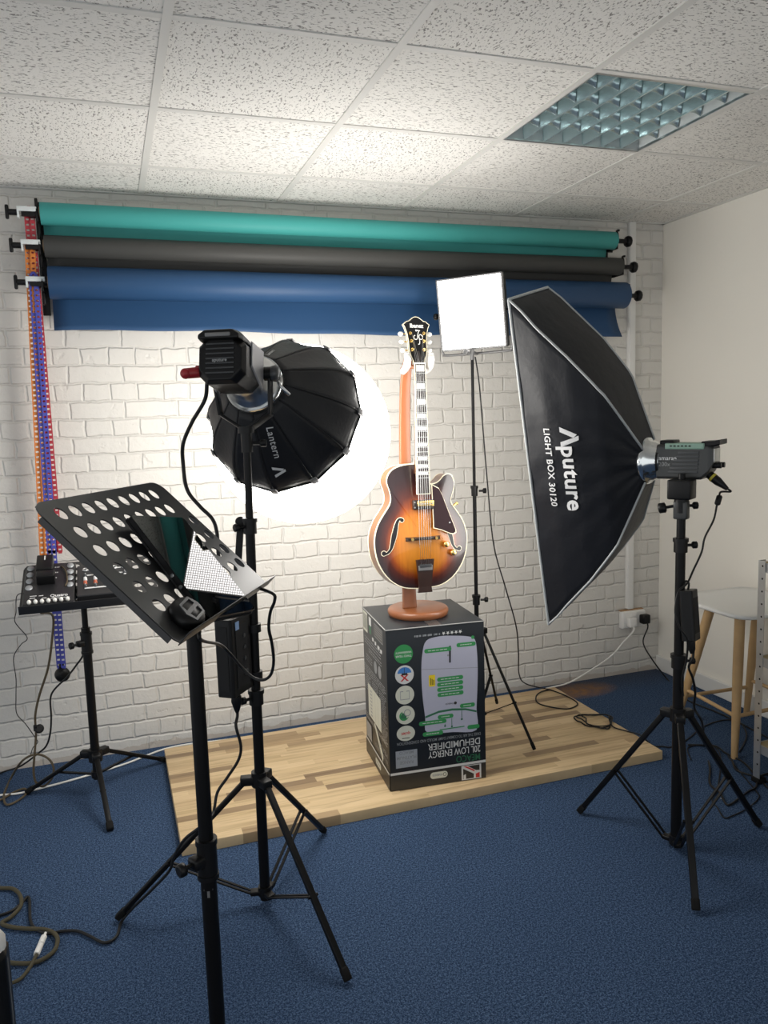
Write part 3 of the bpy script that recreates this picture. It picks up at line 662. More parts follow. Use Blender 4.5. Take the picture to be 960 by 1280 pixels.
# ================================================================== square LED panel
lp = thing('led_panel', 'square LED light panel glowing white on the thin stand behind the guitar', 'light panel', (1.537, -.473, 1.76))
pn = V((-.753, -.645, -.13)).normalized(); px_ = V((.65, -.76, .009)).normalized(); py_ = pn.cross(px_).normalized(); px_ = py_.cross(pn)
FP = frame((1.537, -.473, 1.932), px_, py_, pn)
def bead_mat():
    m, nt, b = new_mat('led_bead_panel'); tc = N(nt, 'ShaderNodeTexCoord'); uv = N(nt, 'ShaderNodeAttribute', attribute_name='face_xy')
    sp = N(nt, 'ShaderNodeSeparateXYZ'); nt.links.new(uv.outputs['Vector'], sp.inputs[0]); d = []
    for c in ('X', 'Y'):
        f = mathn(nt, 'FRACT', mathn(nt, 'DIVIDE', sp.outputs[c], .0112)); d.append(mathn(nt, 'ABSOLUTE', mathn(nt, 'SUBTRACT', f, .5)))
    mxx = mathn(nt, 'MAXIMUM', *d); r = ramp(nt, [(.30, (1, 1, 1)), (.41, (.045, .045, .045))]); nt.links.new(mxx, r.inputs[0])
    bw = N(nt, 'ShaderNodeRGBToBW'); nt.links.new(r.outputs[0], bw.inputs[0])
    nt.links.new(mathn(nt, 'MULTIPLY', bw.outputs[0], PE*2.0), b.inputs['Emission Strength']); b.inputs['Emission Color'].default_value = (1, .965, .95, 1)
    b.inputs['Base Color'].default_value = (.6, .6, .6, 1); return m
MT['beads'] = bead_mat()
mb = MB(FP); mb.box((0, 0, -.024), (.31, .31, .04), bev=.006); mb.build('housing', 'blackp', lp)
mb = MB(FP); mb.add([(-.1505, -.1505, 0), (.1505, -.1505, 0), (.1505, .1505, 0), (-.1505, .1505, 0)], [(0, 1, 2, 3)]); o = mb.build('led_array', 'beads', lp)
at = o.data.attributes.new('face_xy', 'FLOAT_VECTOR', 'POINT')
inv = FP.inverted()
for i, v in enumerate(o.data.vertices): q = inv @ (v.co+lp.location); at.data[i].vector = (q.x+5, q.y+5, 0)
mb = MB(FP)
for s in (-1, 1): mb.box((0, s*.153, -.006), (.312, .006, .016)); mb.box((s*.153, 0, -.006), (.006, .312, .016))
mb.build('bezel', 'grey', lp)
mb = MB(FP); mb.tube([(-.168, .0, -.03), (-.168, -.14, -.03), (-.164, -.166, -.03), (-.14, -.176, -.03), (.14, -.176, -.03), (.164, -.166, -.03), (.168, -.14, -.03), (.168, .0, -.03)], .0055, 8, 3); mb.build('yoke', 'grey', lp)
for s in (-1, 1):
    mb = MB(FP); knob(mb, (s*.155, 0, -.03), (s, 0, 0), .014, .04); mb.build('pivot_knob', 'blackp', lp)
t3 = ax3(1.775); bb = FP @ V((0, -.18, -.03))
mb = MB(); mb.cyl(t3-V((0, 0, .045)), t3+V((0, 0, .0)), .0095, n=16); mb.bar(t3-V((0, 0, .01)), bb, .012, .01, (1, 0, 0)); knob(mb, t3+V((-.01, 0, -.012)), (-1, -.3, 0), .013, .03); mb.build('stand_receiver', 'grey', lp)

# ================================================================== strip softbox and its light
sd = V((-.553, .833, -.002)).normalized(); sr = V((.810, .538, .232)).normalized(); su = sr.cross(sd).normalized(); sr = sd.cross(su)
SC_ = V((1.525, -1.136, 1.320)); SD = .376
FSB = frame(SC_, sr, su, sd)                                                 # z towards the lit front
HH = [(0, .6), (.12, .557), (.24, .503), (.5, .398), (.70, .30), (.77, .262), (.84, .20), (1, .058)]
HW = [(0, .15), (.25, .162), (.5, .158), (.75, .138), (.84, .108), (1, .058)]
def lerp(T, t):
    for (a, va), (b, vb) in zip(T[:-1], T[1:]):
        if t <= b: return va+(vb-va)*(t-a)/(b-a)
    return T[-1][1]
sbx = thing('strip_softbox', 'tall narrow black strip softbox with white lettering on its side, tilted on the right stand', 'softbox', SC_)
def face_pt(side, s, t, off=0.):
    h, w = lerp(HH, t), lerp(HW, t); b = 1+.03*math.sin(math.pi*t)*(1-s*s)
    wr = .0025*math.sin(9*s+14*t)+.002*math.sin(23*s-8*t)
    if side in ('near', 'far'):
        sg = -1 if side == 'near' else 1; return V((sg*(w*b+off+wr*(1-abs(s))), s*h, -SD*t))
    sg = 1 if side == 'top' else -1; return V((s*w, sg*(h*b+off), -SD*t))
MT['softblack'] = mat('black_softbox_cloth', (.008, .009, .0125), .5, spec=.3, bump=(22, .35, .006)); MT['softtop'] = mat('black_softbox_cloth_edge', (.011, .0125, .0165), .42, bump=(22, .35, .006))
MT['piping'] = mat('grey_reflective_piping', (.42, .44, .44), .35)
for side in ('near', 'far', 'top', 'bottom'):
    mb = MB(FSB); ns, n2 = 30, 26; vs, fs = [], []
    for i in range(ns+1):
        for j in range(n2+1): vs.append(face_pt(side, -1+2*i/ns, j/n2))
    for i in range(ns):
        for j in range(n2): a = i*(n2+1)+j; fs.append((a, a+1, a+n2+2, a+n2+1))
    mb.add(vs, fs); o = mb.build('cloth_panel', 'softblack', sbx); q = o.modifiers.new('s', 'SOLIDIFY'); q.thickness = .002
for sx in (-1, 1):
    for sy in (-1, 1):
        pts = [V((sx*lerp(HW, t/26), sy*lerp(HH, t/26), -SD*t/26)) for t in range(27)]
        mb = MB(FSB); mb.tube(pts, .0042, 6); mb.build('rib_piping', 'piping', sbx)
mb = MB(FSB); w, h = .15, .6; 
for a, b in (((-w, -h), (-w, h)), ((w, -h), (w, h)), ((-w, h), (w, h)), ((-w, -h), (w, -h))): mb.cyl((*a, 0), (*b, 0), .0055, n=8)
mb.build('front_piping', 'piping', sbx)
MT['softlit'] = emis('lit_softbox_diffuser', (1, .97, .93), SE)
mb = MB(FSB); mb.add([(-.142, -.566, -.03), (.142, -.566, -.03), (.142, .566, -.03), (-.142, .566, -.03)], [(0, 1, 2, 3)]); mb.build('front_diffuser', 'softlit', sbx)
mb = MB(FSB); mb.lathe([(-SD+.03, .068), (-SD+.018, .078), (-SD+.006, .081), (-SD-.002, .077), (-SD-.008, .068), (-SD-.02, .066), (-SD-.03, .060), (-SD-.045, .056)], n=44); mb.build('speed_ring', 'chrome', sbx)
def on_near(x, y, s0, t0): return face_pt('near', s0-x/lerp(HH, t0-0*y), t0+y/SD, .004)
def near_text(vf, s0, t0, name):
    mb = MB(FSB); mb.mesh2d(vf, lambda x, y, z: face_pt('near', (s0-x)/lerp(HH, t0+y/SD), t0+y/SD, .0045)); mb.build(name, 'print_white', sbx)
def shift(vf, dx, dy, s=1., sx=1.): return ([(x*s*sx+dx, y*s+dy, 0) for x, y, z in vf[0]], vf[1])
SM0 = .160
near_text(shift(text2d('LIGHT BOX 30120', .033, .0006, spacing=1.08), 0, 0), SM0+.004, .21, 'lettering')
near_text(shift(text2d('puture', .080, .0021, spacing=1.08), .062, 0), SM0+.004, .37, 'lettering')
near_text(shift(vA, .029, 0, 1.25), SM0+.004, .37, 'logo')

l2 = thing('studio_light', 'grey studio light with a green top edge, behind the strip softbox on the right stand', 'studio light', ax2(1.285))
ring = FSB @ V((0, 0, -SD)); lz = V((sd.x, sd.y, 0)).normalized()
L2 = look(ring-lz*.03, -lz)                                                  # z rearwards, y up, x to the side
MT['l2grey'] = mat('charcoal_alloy', (.05, .052, .052), .42, .25); MT['mint'] = mat('mint_green_trim', (.23, .36, .29), .35)
mb = MB(L2); loft(mb, [(.008, octo(.05, .057, .008)), (.150, octo(.05, .057, .008)), (.172, [(x, y if y > 0 else y*.62) for x, y in octo(.048, .055, .008)]), (.186, [(x*.9, y if y > 0 else y*.1) for x, y in octo(.046, .05, .008)])]); mb.build('body', 'l2grey', l2, .002)
mb = MB(L2); mb.lathe([(-.02, .06), (.014, .058)], n=36); mb.build('mount_collar', 'blackp', l2)
mb = MB(L2); mb.box((0, .051, .098), (.104, .020, .125), bev=.004); mb.build('green_top', 'mint', l2)
mb = MB(L2); loft(mb, [(.150, octo(.045, .010, .004, .056)), (.190, octo(.045, .008, .003, .060)), (.206, octo(.043, .008, .003, .064))]); mb.build('handle', 'blackp', l2); MB(L2).box((0, .062, .036), (.07, .016, .045), bev=.004).build('front_grip', 'blackp', l2)
for sx in (-1, 1):
    mb = MB(L2)
    for k in range(6):
        y = .030-.0125*k; mb.box((sx*.0505, y, .112-.0035*k), (.004, .0085, .066+.007*k*.8), bev=.001)
    mb.build('side_louvres', 'gun', l2)
    mb = MB(L2)
    for k in range(6): mb.box((sx*.0522, .052, .056+.012*k), (.002, .004, .007))
    mb.build('top_slots', 'blackm', l2)
mb = MB(L2); mb.box((0, .02, .184), (.07, .045, .008), bev=.002); mb.build('control_panel', 'steel', l2)
mb = MB(L2); mb.cyl((.02, -.012, .17), (.02, -.012, .206), .009, n=14); mb.cyl((-.02, -.012, .17), (-.02, -.012, .206), .009, n=14); mb.build('dials', 'blackp', l2)
sgn = -1 if (L2.col[0].xyz).dot(CAM-ring) < 0 else 1
dirz = 1 if (L2.col[2].xyz).dot(RT) > 0 else -1
for s, sz, y, b in (('amaran', .0200, .006, .0001), ('200x', .019, -.014, .0)):
    mb = MB(L2); vf = text2d(s, sz, b); mb.mesh2d(vf, lambda x, yy, z: (sgn*.0512, y+yy, .016+dirz*x if dirz > 0 else .1-x)); mb.build('lettering', 'print_grey' if s != 'amaran' else 'print_white', l2)
# tilt bracket and stand receiver
tp = ax2(1.285); bk_ = L2 @ V((0, -.06, .085))
bk_ = V((tp.x, tp.y, (L2 @ V((0, -.058, .09))).z))
mb = MB(); fr_ = frame(bk_-V((0, 0, .028)), lz.cross(V((0, 0, 1))), lz, (0, 0, 1)); mb.box((0, 0, 0), (.07, .075, .064), fr_, .006); mb.build('yoke', 'blackp', l2)
mb = MB(); mb.box((0, 0, -.068), (.035, .045, .06), fr_, .006); mb.cyl(tp-V((0, 0, .05)), V((tp.x, tp.y, bk_.z-.08)), .0165, n=18); q = mb.build('stand_receiver', 'l2grey', l2)
mb = MB(); knob(mb, fr_ @ V((-.01, .02, -.055)), (fr_.to_3x3() @ V((-.25, 1, -.2))), .017, .05); mb.build('clamp_knob', 'blackp', q)
pa = L2 @ V((0, -.036, .155)); pd = (L2.to_3x3() @ V((0, -.62, .78))).normalized()
mb = MB(); mb.lathe([(0, .013), (.02, .014), (.045, .0145), (.085, .006)], look(pa, pd), 14); k2 = mb.build('power_plug', 'blackp', l2)
mb = MB(); mb.lathe([(.022, .0149), (.030, .0152)], look(pa, pd), 14); mb.lathe([(.002, .0142), (.008, .0145)], look(pa, pd), 14); mb.build('yellow_band', mat('yellow_print', (.6, .5, .05), .5), k2)
PLUG_END = pa+pd*.085
# adapter hanging on the stand
aa = thing('power_adapter', 'black power adapter brick hanging from a cord on the right light stand', 'power supply', atD(864, 806, 2.62))
P0, P1 = atD(860, 737, 2.62), atD(864, 800, 2.62); cen2 = (P0+P1)/2; Lb2 = (P0-P1).length
BX2 = look(cen2, P1-P0, (.8, -.6, 0)); BX2 = BX2 @ Matrix.Rotation(R(20), 4, 'Z')
mb = MB(BX2); loft(mb, [(-Lb2/2, octo(.034, .022, .006)), (Lb2/2, octo(.034, .022, .006))]); mb.build('case', 'blackp', aa, .003)
mb = MB(BX2); mb.box((0, .0222, 0), (.05, .001, Lb2*.7)); mb.build('rating_label', 'blackm', aa)
mb = MB(BX2); mb.lathe([(0, .013), (.03, .012), (.045, .006)], look((.0, 0, Lb2/2), (0, 0, 1)), 12); mb.build('mains_plug', 'blackp', aa)
mb = MB(BX2); mb.tube([(0, 0, -Lb2/2), (0, .004, -Lb2/2-.02), (.0, -.006, -Lb2/2-.028), (-.01, -.012, -Lb2/2-.01)], .0035, 8, 4); mb.build('hanging_loop', 'cable', aa)
# ================================================================== carton
MT['carton'] = mat('black_printed_card', (.012, .015, .019), .38, spec=.4); MT['kraft'] = mat('card_edge', (.3, .3, .29), .7)
MT['p_green'] = mat('print_green', (.035, .26, .075), .45); MT['p_lilac'] = mat('print_pale_lilac', (.43, .43, .52), .45); MT['p_white'] = mat('print_off_white', (.62, .62, .6), .45)
MT['p_grey'] = mat('print_mid_grey', (.26, .27, .28), .4); MT['p_silver'] = mat('print_silver', (.42, .44, .46), .35, .4); MT['p_black'] = mat('print_black', (.01, .01, .012), .4); MT['p_blue'] = mat('print_blue', (.05, .19, .5), .45)
MT['p_red'] = mat('print_red', (.5, .03, .03), .45); MT['p_yellow'] = mat('print_yellow', (.75, .55, .02), .45); MT['p_cream'] = mat('print_cream', (.6, .6, .5), .45); MT['p_dark'] = mat('print_dark_brown', (.03, .026, .02), .4); MT['p_dgreen'] = mat('print_dark_green', (.03, .15, .07), .45)
PM = ['p_green', 'p_lilac', 'p_white', 'p_grey', 'p_silver', 'p_black', 'p_blue', 'p_red', 'p_yellow', 'p_cream', 'p_dark', 'p_dgreen']
FLc, FRc, BLc = V((.949, -.912, .0405)), V((1.347, -.945, .0405)), V((.982, -.512, .0405)); BH = .648
fx = (FRc-FLc).normalized(); fw = (FRc-FLc).length; fy = V((-fx.y, fx.x, 0)); bd_ = .40
bx = thing('carton', 'black appliance carton standing upside down on the wooden board under the guitar', 'cardboard box', (1.15, -.72, .0405))
FB = frame(FLc, fx, fy, (0, 0, 1))
mb = MB(FB); mb.box((fw/2, bd_/2, BH/2), (fw, bd_, BH), bev=.003); mb.build('box', 'carton', bx)
mb = MB(FB)
for a, b in (((0, 0), (fw, 0)), ((0, 0), (0, bd_))): mb.cyl((*a, BH-.002), (*b, BH-.002), .0022, n=6)
mb.build('worn_edge', 'kraft', bx)
mb = MB(FB); mb.box((fw*.5, bd_/2, BH+.0004), (.05, bd_-.004, .0008)); mb.build('sealing_tape', mat('brown_tape', (.05, .05, .05), .25), bx)
class Art:
    """flat printing: u to the right, v upwards (metres) on a face; text can be turned upside down as the carton is"""
    def __init__(s, m3): s.mb = MB(); s.m3 = m3; s.L = 0
    def put(s, vf, m, rot=True):
        s.L += 1; h = .0005+s.L*.000006; s.mb.mi = PM.index(m); s.mb.mesh2d(vf, lambda x, y, z: s.m3(x, y, h), False)
    def poly(s, pts, m): s.put(([(x, y, 0) for x, y in pts], [tuple(range(len(pts)))]), m)
    def rect(s, x0, y0, x1, y1, m, r=0.): s.poly(rrect(x0, y0, x1, y1, r) if r else [(x0, y0), (x1, y0), (x1, y1), (x0, y1)], m)
    def text(s, t, x, y, size, m, bold=0., align='LEFT', w=None, rot=180):
        """x, y: start of the line as one reads it upside down"""
        vf = text2d(t, size, bold, align); k = 1.
        if w: xs = [v[0] for v in vf[0]]; k = w/(max(xs)-min(xs))
        c, s_ = math.cos(R(rot)), math.sin(R(rot)); s.put(([(x+c*a*k-s_*b, y+s_*a*k+c*b, 0) for a, b, _ in vf[0]], vf[1]), m)
art = Art(lambda u, v, h: FB @ V((u, -h, v)))
W_, H_ = fw, BH
def Q(x, y):                                                                  # position on the printed face, from a close view of it
    xl = 213+25*(y-170)/990; xr_ = 790+15*(y-108)/957; k = min(.995, max(.005, (x-xl)/(xr_-xl))); t0 = 170-(x-213)*.1075; t1 = 1160-(x-238)*.168; return k*W_, H_*(1-(y-t0)/(t1-t0))
# appliance picture (upside down), with its shading-free panels
oL = [Q(*p) for p in ((447, 232), (520, 205), (600, 200), (690, 203), (735, 222), (748, 300), (752, 400), (750, 520), (745, 640), (744, 770), (600, 785), (452, 790), (440, 700), (424, 560), (418, 420), (424, 310))]
oLs = [tuple(p[:2]) for p in catmull([V((*p, 0)) for p in oL], 4, True)]
art.poly(oLs, 'p_lilac')
art.poly([Q(420, 404), Q(752, 388), Q(752, 391), Q(420, 407)], 'p_grey')
art.poly([Q(440, 690), Q(520, 655), Q(600, 640), Q(680, 638), Q(745, 650), Q(745, 662), Q(680, 650), Q(600, 653), Q(520, 668), Q(442, 702)], 'p_dgreen')
art.poly([Q(*p) for p in ((580, 262), (592, 260), (591, 362), (581, 362))], 'p_black')
x, y = Q(575, 318); art.poly(circ(x, y, .004), 'p_grey')
x0, y0 = Q(462, 510); x1, y1 = Q(498, 435); art.rect(x0, y0, x1, y1, 'p_yellow', .004)
for i in range(3): art.rect(x0+.006+.006*i, y0+.006, x0+.009+.006*i, y1-.012-.004*i, 'p_dark')
for xa, xb, yc, dy in ((510, 665, 458, -12), (510, 665, 489, -12), (510, 665, 520, -12), (512, 667, 551, -12), (435, 595, 288, -18), (625, 740, 252, -12), (645, 735, 620, -10), (513, 606, 690, -8), (403, 565, 728, -16), (425, 545, 796, -14)):
    (xa_, ya_), (xb_, yb_) = Q(xa, yc), Q(xb, yc+dy*.2); r_ = .0085
    art.rect(xa_, (ya_+yb_)/2-r_, xb_, (ya_+yb_)/2+r_, 'p_green', r_*.95)
    for q in range(5): L_ = (xb_-xa_-.03)/5; art.rect(xa_+.015+L_*q, (ya_+yb_)/2-.0015, xa_+.015+L_*(q+.8), (ya_+yb_)/2+.0012, 'p_white')
x0, y0 = Q(690, 768); x1, y1 = Q(762, 732); art.rect(x0, y0, x1, y1, 'p_green', .008)
for xx, ya, yb in ((655, 640, 705), (596, 700, 750), (556, 735, 748)):
    (xa_, ya_), (_, yb_) = Q(xx, ya), Q(xx, yb); art.rect(xa_-.0012, yb_, xa_+.0012, ya_, 'p_dgreen'); art.poly(circ(xa_, yb_, .004), 'p_dgreen')
(xa_, ya_) = Q(525, 772); (xb_, yb_) = Q(672, 748); art.poly([(xa_, ya_-.002), (xb_, yb_-.002), (xb_, yb_+.002), (xa_, ya_+.002)], 'p_green')
x, y = Q(722, 208); art.poly(circ(x, y, .007), 'p_green')
x, y = Q(618, 606); art.poly(circ(x, y, .006), 'p_dark'); x, y = Q(608, 603); art.text('meaco', x, y, .013, 'p_dark')
# the column of round badges
for xx, yy, m, m2 in ((315, 312, 'p_green', None), (320, 437, 'p_white', 'p_blue'), (322, 560, 'p_cream', 'p_grey'), (325, 682, 'p_cream', 'p_green'), (327, 795, 'p_cream', None)):
    x, y = Q(xx, yy); rr = .0375 if yy < 760 else .037; art.poly(circ(x, y, rr, 36, rr if yy < 760 else .031), m)
    if m2 == 'p_blue':
        art.poly([(x+.028*math.cos(R(a)), y+.006+.024*math.sin(R(a))) for a in range(0, 181, 15)], 'p_blue'); art.poly([(x-.017, y-.026), (x-.009, y-.026), (x+.017, y-.0), (x+.009, y+.0)], 'p_red'); art.poly([(x+.009, y-.026), (x+.017, y-.026), (x-.009, y), (x-.017, y)], 'p_red'); art.rect(x-.012, y-.002, x+.012, y+.006, 'p_dark', .002)
        art.rect(x-.001, y+.006, x+.001, y+.028, 'p_dark')
    elif m2 == 'p_grey':
        for a, b, c, d in ((-.019, -.018, -.017, .016), (.017, -.018, .019, .016), (-.019, -.019, .019, -.0165), (.006, .013, .019, .016), (-.019, .013, -.006, .016)): art.rect(x+a, y+b, x+c, y+d, 'p_grey')
    elif m2 == 'p_green':
        art.poly(circ(x-.006, y-.004, .019, 24), 'p_green'); art.poly(circ(x-.001, y+.001, .016, 24), 'p_cream'); art.poly([(x-.02, y-.012), (x+.004, y-.016), (x+.004, y+.004), (x-.014, y+.01)], 'p_dgreen'); art.poly(circ(x+.008, y+.008, .014, 20), 'p_grey'); art.poly(circ(x+.008, y+.008, .011, 20), 'p_cream')
    elif yy > 760:
        art.text('quiet', x, y+.004, .018, 'p_red', .0004, 'CENTER'); art.rect(x-.016, y-.021, x+.016, y-.018, 'p_dark')
    else:
        art.text('TWO YEAR', x, y-.004, .0125, 'p_white', .0002, 'CENTER'); art.text('WARRANTY', x, y+.010, .0115, 'p_white', .0002, 'CENTER')
# stars and a line of small print along the top
for i in range(5):
    x, y = Q(549+24.5*i, 186-3*i); art.poly([(x+(.0085 if k % 2 else .0036)*math.sin(R(36*k)), y-(.0085 if k % 2 else .0036)*-math.cos(R(36*k))) for k in range(10)], 'p_white')
xa_, ya_ = Q(528, 190)
for i, w in enumerate((.006, .010, .004, .012, .007, .011, .005, .009, .010, .006)): art.rect(xa_-.011*i-w*.95, ya_-.004+(.0008*(i % 2)), xa_-.011*i, ya_+.004, 'p_grey', .0015)
# headline block, upside down
x, y = Q(770, 782); art.text('DRIES THE AIR TO COMBAT DAMP, MOULD AND CONDENSATION', x, y, .0165, 'p_grey', .0001, w=.345)
x, y = Q(768, 815); art.text('DEHUMIDIFIER', x, y, .0385, 'p_white', .0002, w=.217)
x, y = Q(768, 863); art.text('20L LOW ENERGY', x, y, .0385, 'p_white', .0002, w=.217)
x, y = Q(768, 912); art.text('MEACO', x, y, .0385, 'p_dgreen', .0002, w=.100)
x0, y0 = Q(270, 1015); x1, y1 = Q(392, 890); art.rect(x0, y0, x1, y1, 'p_silver', .001)
for i, s in enumerate(('RANGE', 'PLATINUM', 'MEACO')): art.text(s, (x0+x1)/2, y1-.014-.022*i if False else y0+.062-.020*(2-i)+.004, .017, 'p_grey', .0003, 'CENTER')
art.poly([Q(235, 1062), Q(805, 966), Q(805, 951), Q(235, 1047)], 'p_white')
art.poly([Q(237, 1156), Q(803, 1063), Q(804, 968), Q(237, 1064)], 'p_dark')
x, y = Q(520, 1051); art.rect(x-.036, y-.0135, x+.036, y+.0135, 'p_cream', .013); art.poly(circ(x+.024, y, .0075), 'p_dark'); art.poly(circ(x+.024, y, .0055), 'p_cream'); art.text('meaco', x+.014, y+.004, .0155, 'p_grey', .0003)
# corner of a union flag
xa_, ya_ = Q(655, 1084); xb_, yb_ = Q(772, 976)
art.rect(xa_, .004, xb_, yb_, 'p_white'); w_ = xb_-xa_; h_ = yb_-.004
f_ = lambda *ps: art.poly([(xa_+w_*a, .004+h_*b) for a, b in ps], None or FM)
for FM, P in (('p_dark', ((.08, .06), (.08, .80), (.62, .36), (.62, .06))), ('p_dark', ((.30, .95), (.92, .95), (.92, .56), (.74, .58))), ('p_red', ((.10, .95), (.24, .95), (.66, .62), (.66, .50))), ('p_red', ((.72, .06), (.92, .06), (.92, .42), (.72, .34))), ('p_white', ((.10, .06), (.22, .06), (.22, .40), (.10, .34)))): f_(*P)
mb = art.mb; mb.build('front_printing', PM, bx)
# left side
al = Art(lambda u, v, h: FB @ V((-h, bd_-u, v))); D_ = bd_
al.rect(.01, .555, .09, .64, 'p_cream'); 
for i in range(9): al.rect(.016+.008*i, .565, .020+.008*i, .63, 'p_black')
al.rect(.12, .60, .16, .635, 'p_white'); al.rect(.125, .565, .155, .597, 'p_dgreen')
al.rect(.21, .575, .35, .63, 'p_grey'); al.rect(.213, .578, .347, .627, 'carton' if False else 'p_dark')
for i in range(4): al.rect(.225, .588+.010*i, .335, .591+.010*i, 'p_grey')
for i, w in enumerate((.04, .035, .05, .04)): al.rect(.17+.045*i, .545-.004*i, .17+.045*i+w*.7, .56-.004*i, 'p_white')
random.seed(3)
def lines(x0, x1, y1, n, dy, m='p_silver', h=.003):
    for i in range(n):
        x = x0
        while x < x1-.02: w = random.uniform(.012, .04); al.rect(x, y1-dy*i, min(x+w, x1), y1-dy*i+h, m); x += w+.006
lines(.03, .33, .53, 3, .012); lines(.10, .34, .49, 2, .011)
for x in (.215, .285): al.poly(circ(x, .445, .026, 24), 'p_grey')
lines(.05, .16, .455, 3, .011); lines(.01, .38, .405, 4, .009); lines(.02, .13, .365, 8, .009); lines(.15, .25, .365, 8, .009); lines(.27, .38, .365, 12, .009)
al.rect(.07, .195, .29, .335, 'p_cream'); 
for x in (.10, .142, .19, .24): al.rect(x, .2, x+.002, .33, 'p_grey')
for i in range(8): al.rect(.11, .205+.015*i, .135, .212+.015*i, 'p_grey')
lines(.01, .10, .19, 3, .01); lines(.30, .39, .25, 9, .009); lines(.02, .38, .18, 2, .008)
al.poly([(.16, .19), (.185, .195), (.31, .11), (.30, .075)], 'p_cream'); al.rect(.02, .085, .11, .155, 'p_grey')
al.text('MEACO', .38, .145, .03, 'p_grey', w=.13); al.text('20L LOW ENERGY', .385, .115, .024, 'p_grey', w=.22)
al.rect(.0, .066, D_, .074, 'p_white'); al.rect(0, .003, D_, .066, 'p_dark'); al.rect(.17, .022, .26, .048, 'p_cream', .012); al.rect(.182, .032, .245, .038, 'p_grey')
al.mb.build('side_printing', PM, bx)

# ================================================================== guitar stand
BT = .0405+BH
MT['stain'] = mat('orange_stained_wood', (.27, .092, .033), .36, coat=.25, vary=.25, noise=9)
gn = V((.0, -1, .060)).normalized(); gx = V((1, 0, -.0195)).normalized(); gu = gn.cross(gx).normalized()
if gu.z < 0: gu = -gu
GO = V((1.126, -.862, .823)); FG = frame(GO, gx, gu, gn)
gs = thing('guitar_stand', 'orange-brown wooden guitar stand with a round base on top of the black carton', 'guitar stand', (1.152, -.735, BT))
mb = MB(); lk = frame((1.152, -.735, BT+.0004)); mb.lathe([(0, .117), (.002, .121), (.014, .124), (.021, .124), (.028, .120), (.032, .112), (.033, .0)], lk, 56, False); mb.build('round_base', 'stain', gs)
b0_ = FG.inverted() @ V((1.152, -.735, BT+.03))
pp = [V((-.012, b0_.y, -.124)), V((-.011, .0, -.128)), V((-.008, .2, -.138)), V((-.006, .5, -.142)), V((-.005, .75, -.125)), V((-.004, .86, -.098)), V((-.003, .9, -.075))]
pc_ = catmull(pp, 8); mb = MB(FG); vs, fs = [], []
for i, p in enumerate(pc_):
    t = (pc_[min(i+1, len(pc_)-1)]-pc_[max(i-1, 0)]).normalized(); nn = V((1, 0, 0)).cross(t); k = i/(len(pc_)-1); w = .029-.012*k; th = .011-.003*k
    vs += [p+V((-w, 0, 0))-nn*th, p+V((w, 0, 0))-nn*th, p+V((w, 0, 0))+nn*th, p+V((-w, 0, 0))+nn*th]
    if i: o = 4*(i-1); fs += [(o+a, o+(a+1) % 4, o+4+(a+1) % 4, o+4+a) for a in range(4)]
fs += [(3, 2, 1, 0), tuple(len(vs)-4+a for a in range(4))]
mb.add(vs, fs, True); mb.build('post', 'stain', gs, .003)
yk = .862
for sx in (-1, 1):
    mb = MB(FG); mb.tube([(0, yk+.012, -.085), (sx*.018, yk+.008, -.072), (sx*.043, yk-.004, -.04), (sx*.047, yk-.006, -.008)], .009, 10, 4); a_ = mb.build('yoke_arm', 'stain', gs)
    mb = MB(FG); mb.tube([(sx*.044, yk-.016, -.03), (sx*.047, yk-.010, .0), (sx*.047, yk+.0, .022), (sx*.048, yk+.022, .034), (sx*.049, yk+.040, .03)], [.013, .014, .0145, .0135, .011], 12, 0); mb.sphere((sx*.049, yk+.040, .03), .011, n=10, fr=None); mb.build('white_pad', 'white', a_)

# ================================================================== archtop guitar
gt = thing('archtop_guitar', 'sunburst archtop guitar with gold pickup, hanging upright on the wooden stand', 'guitar', GO, None)
BS = .935
half = [(0, 0), (-.045, .002), (-.09, .010), (-.135, .034), (-.172, .072), (-.198, .122), (-.208, .18), (-.203, .225), (-.185, .268), (-.158, .305), (-.137, .335), (-.131, .362), (-.137, .392), (-.146, .418), (-.143, .442), (-.126, .465), (-.095, .480), (-.055, .487), (-.022, .488)]
cut = [(.022, .488), (.024, .455), (.028, .425), (.045, .409), (.072, .412), (.092, .424), (.106, .438), (.126, .446), (.143, .440), (.153, .420), (.154, .395), (.146, .370), (.138, .345), (.142, .325), (.160, .302), (.186, .266), (.203, .225), (.208, .18), (.198, .122), (.172, .072), (.135, .034), (.09, .010), (.045, .002)]
ctl = [V((x*BS, y, 0)) for x, y in half+cut]
OUT = [p.xy for p in catmull(ctl, 4, True)]; CEN = V((0, .205)).xy
def arch(s): return .021*(math.cos(min(1, s)*math.pi)*.5+.5)**.8
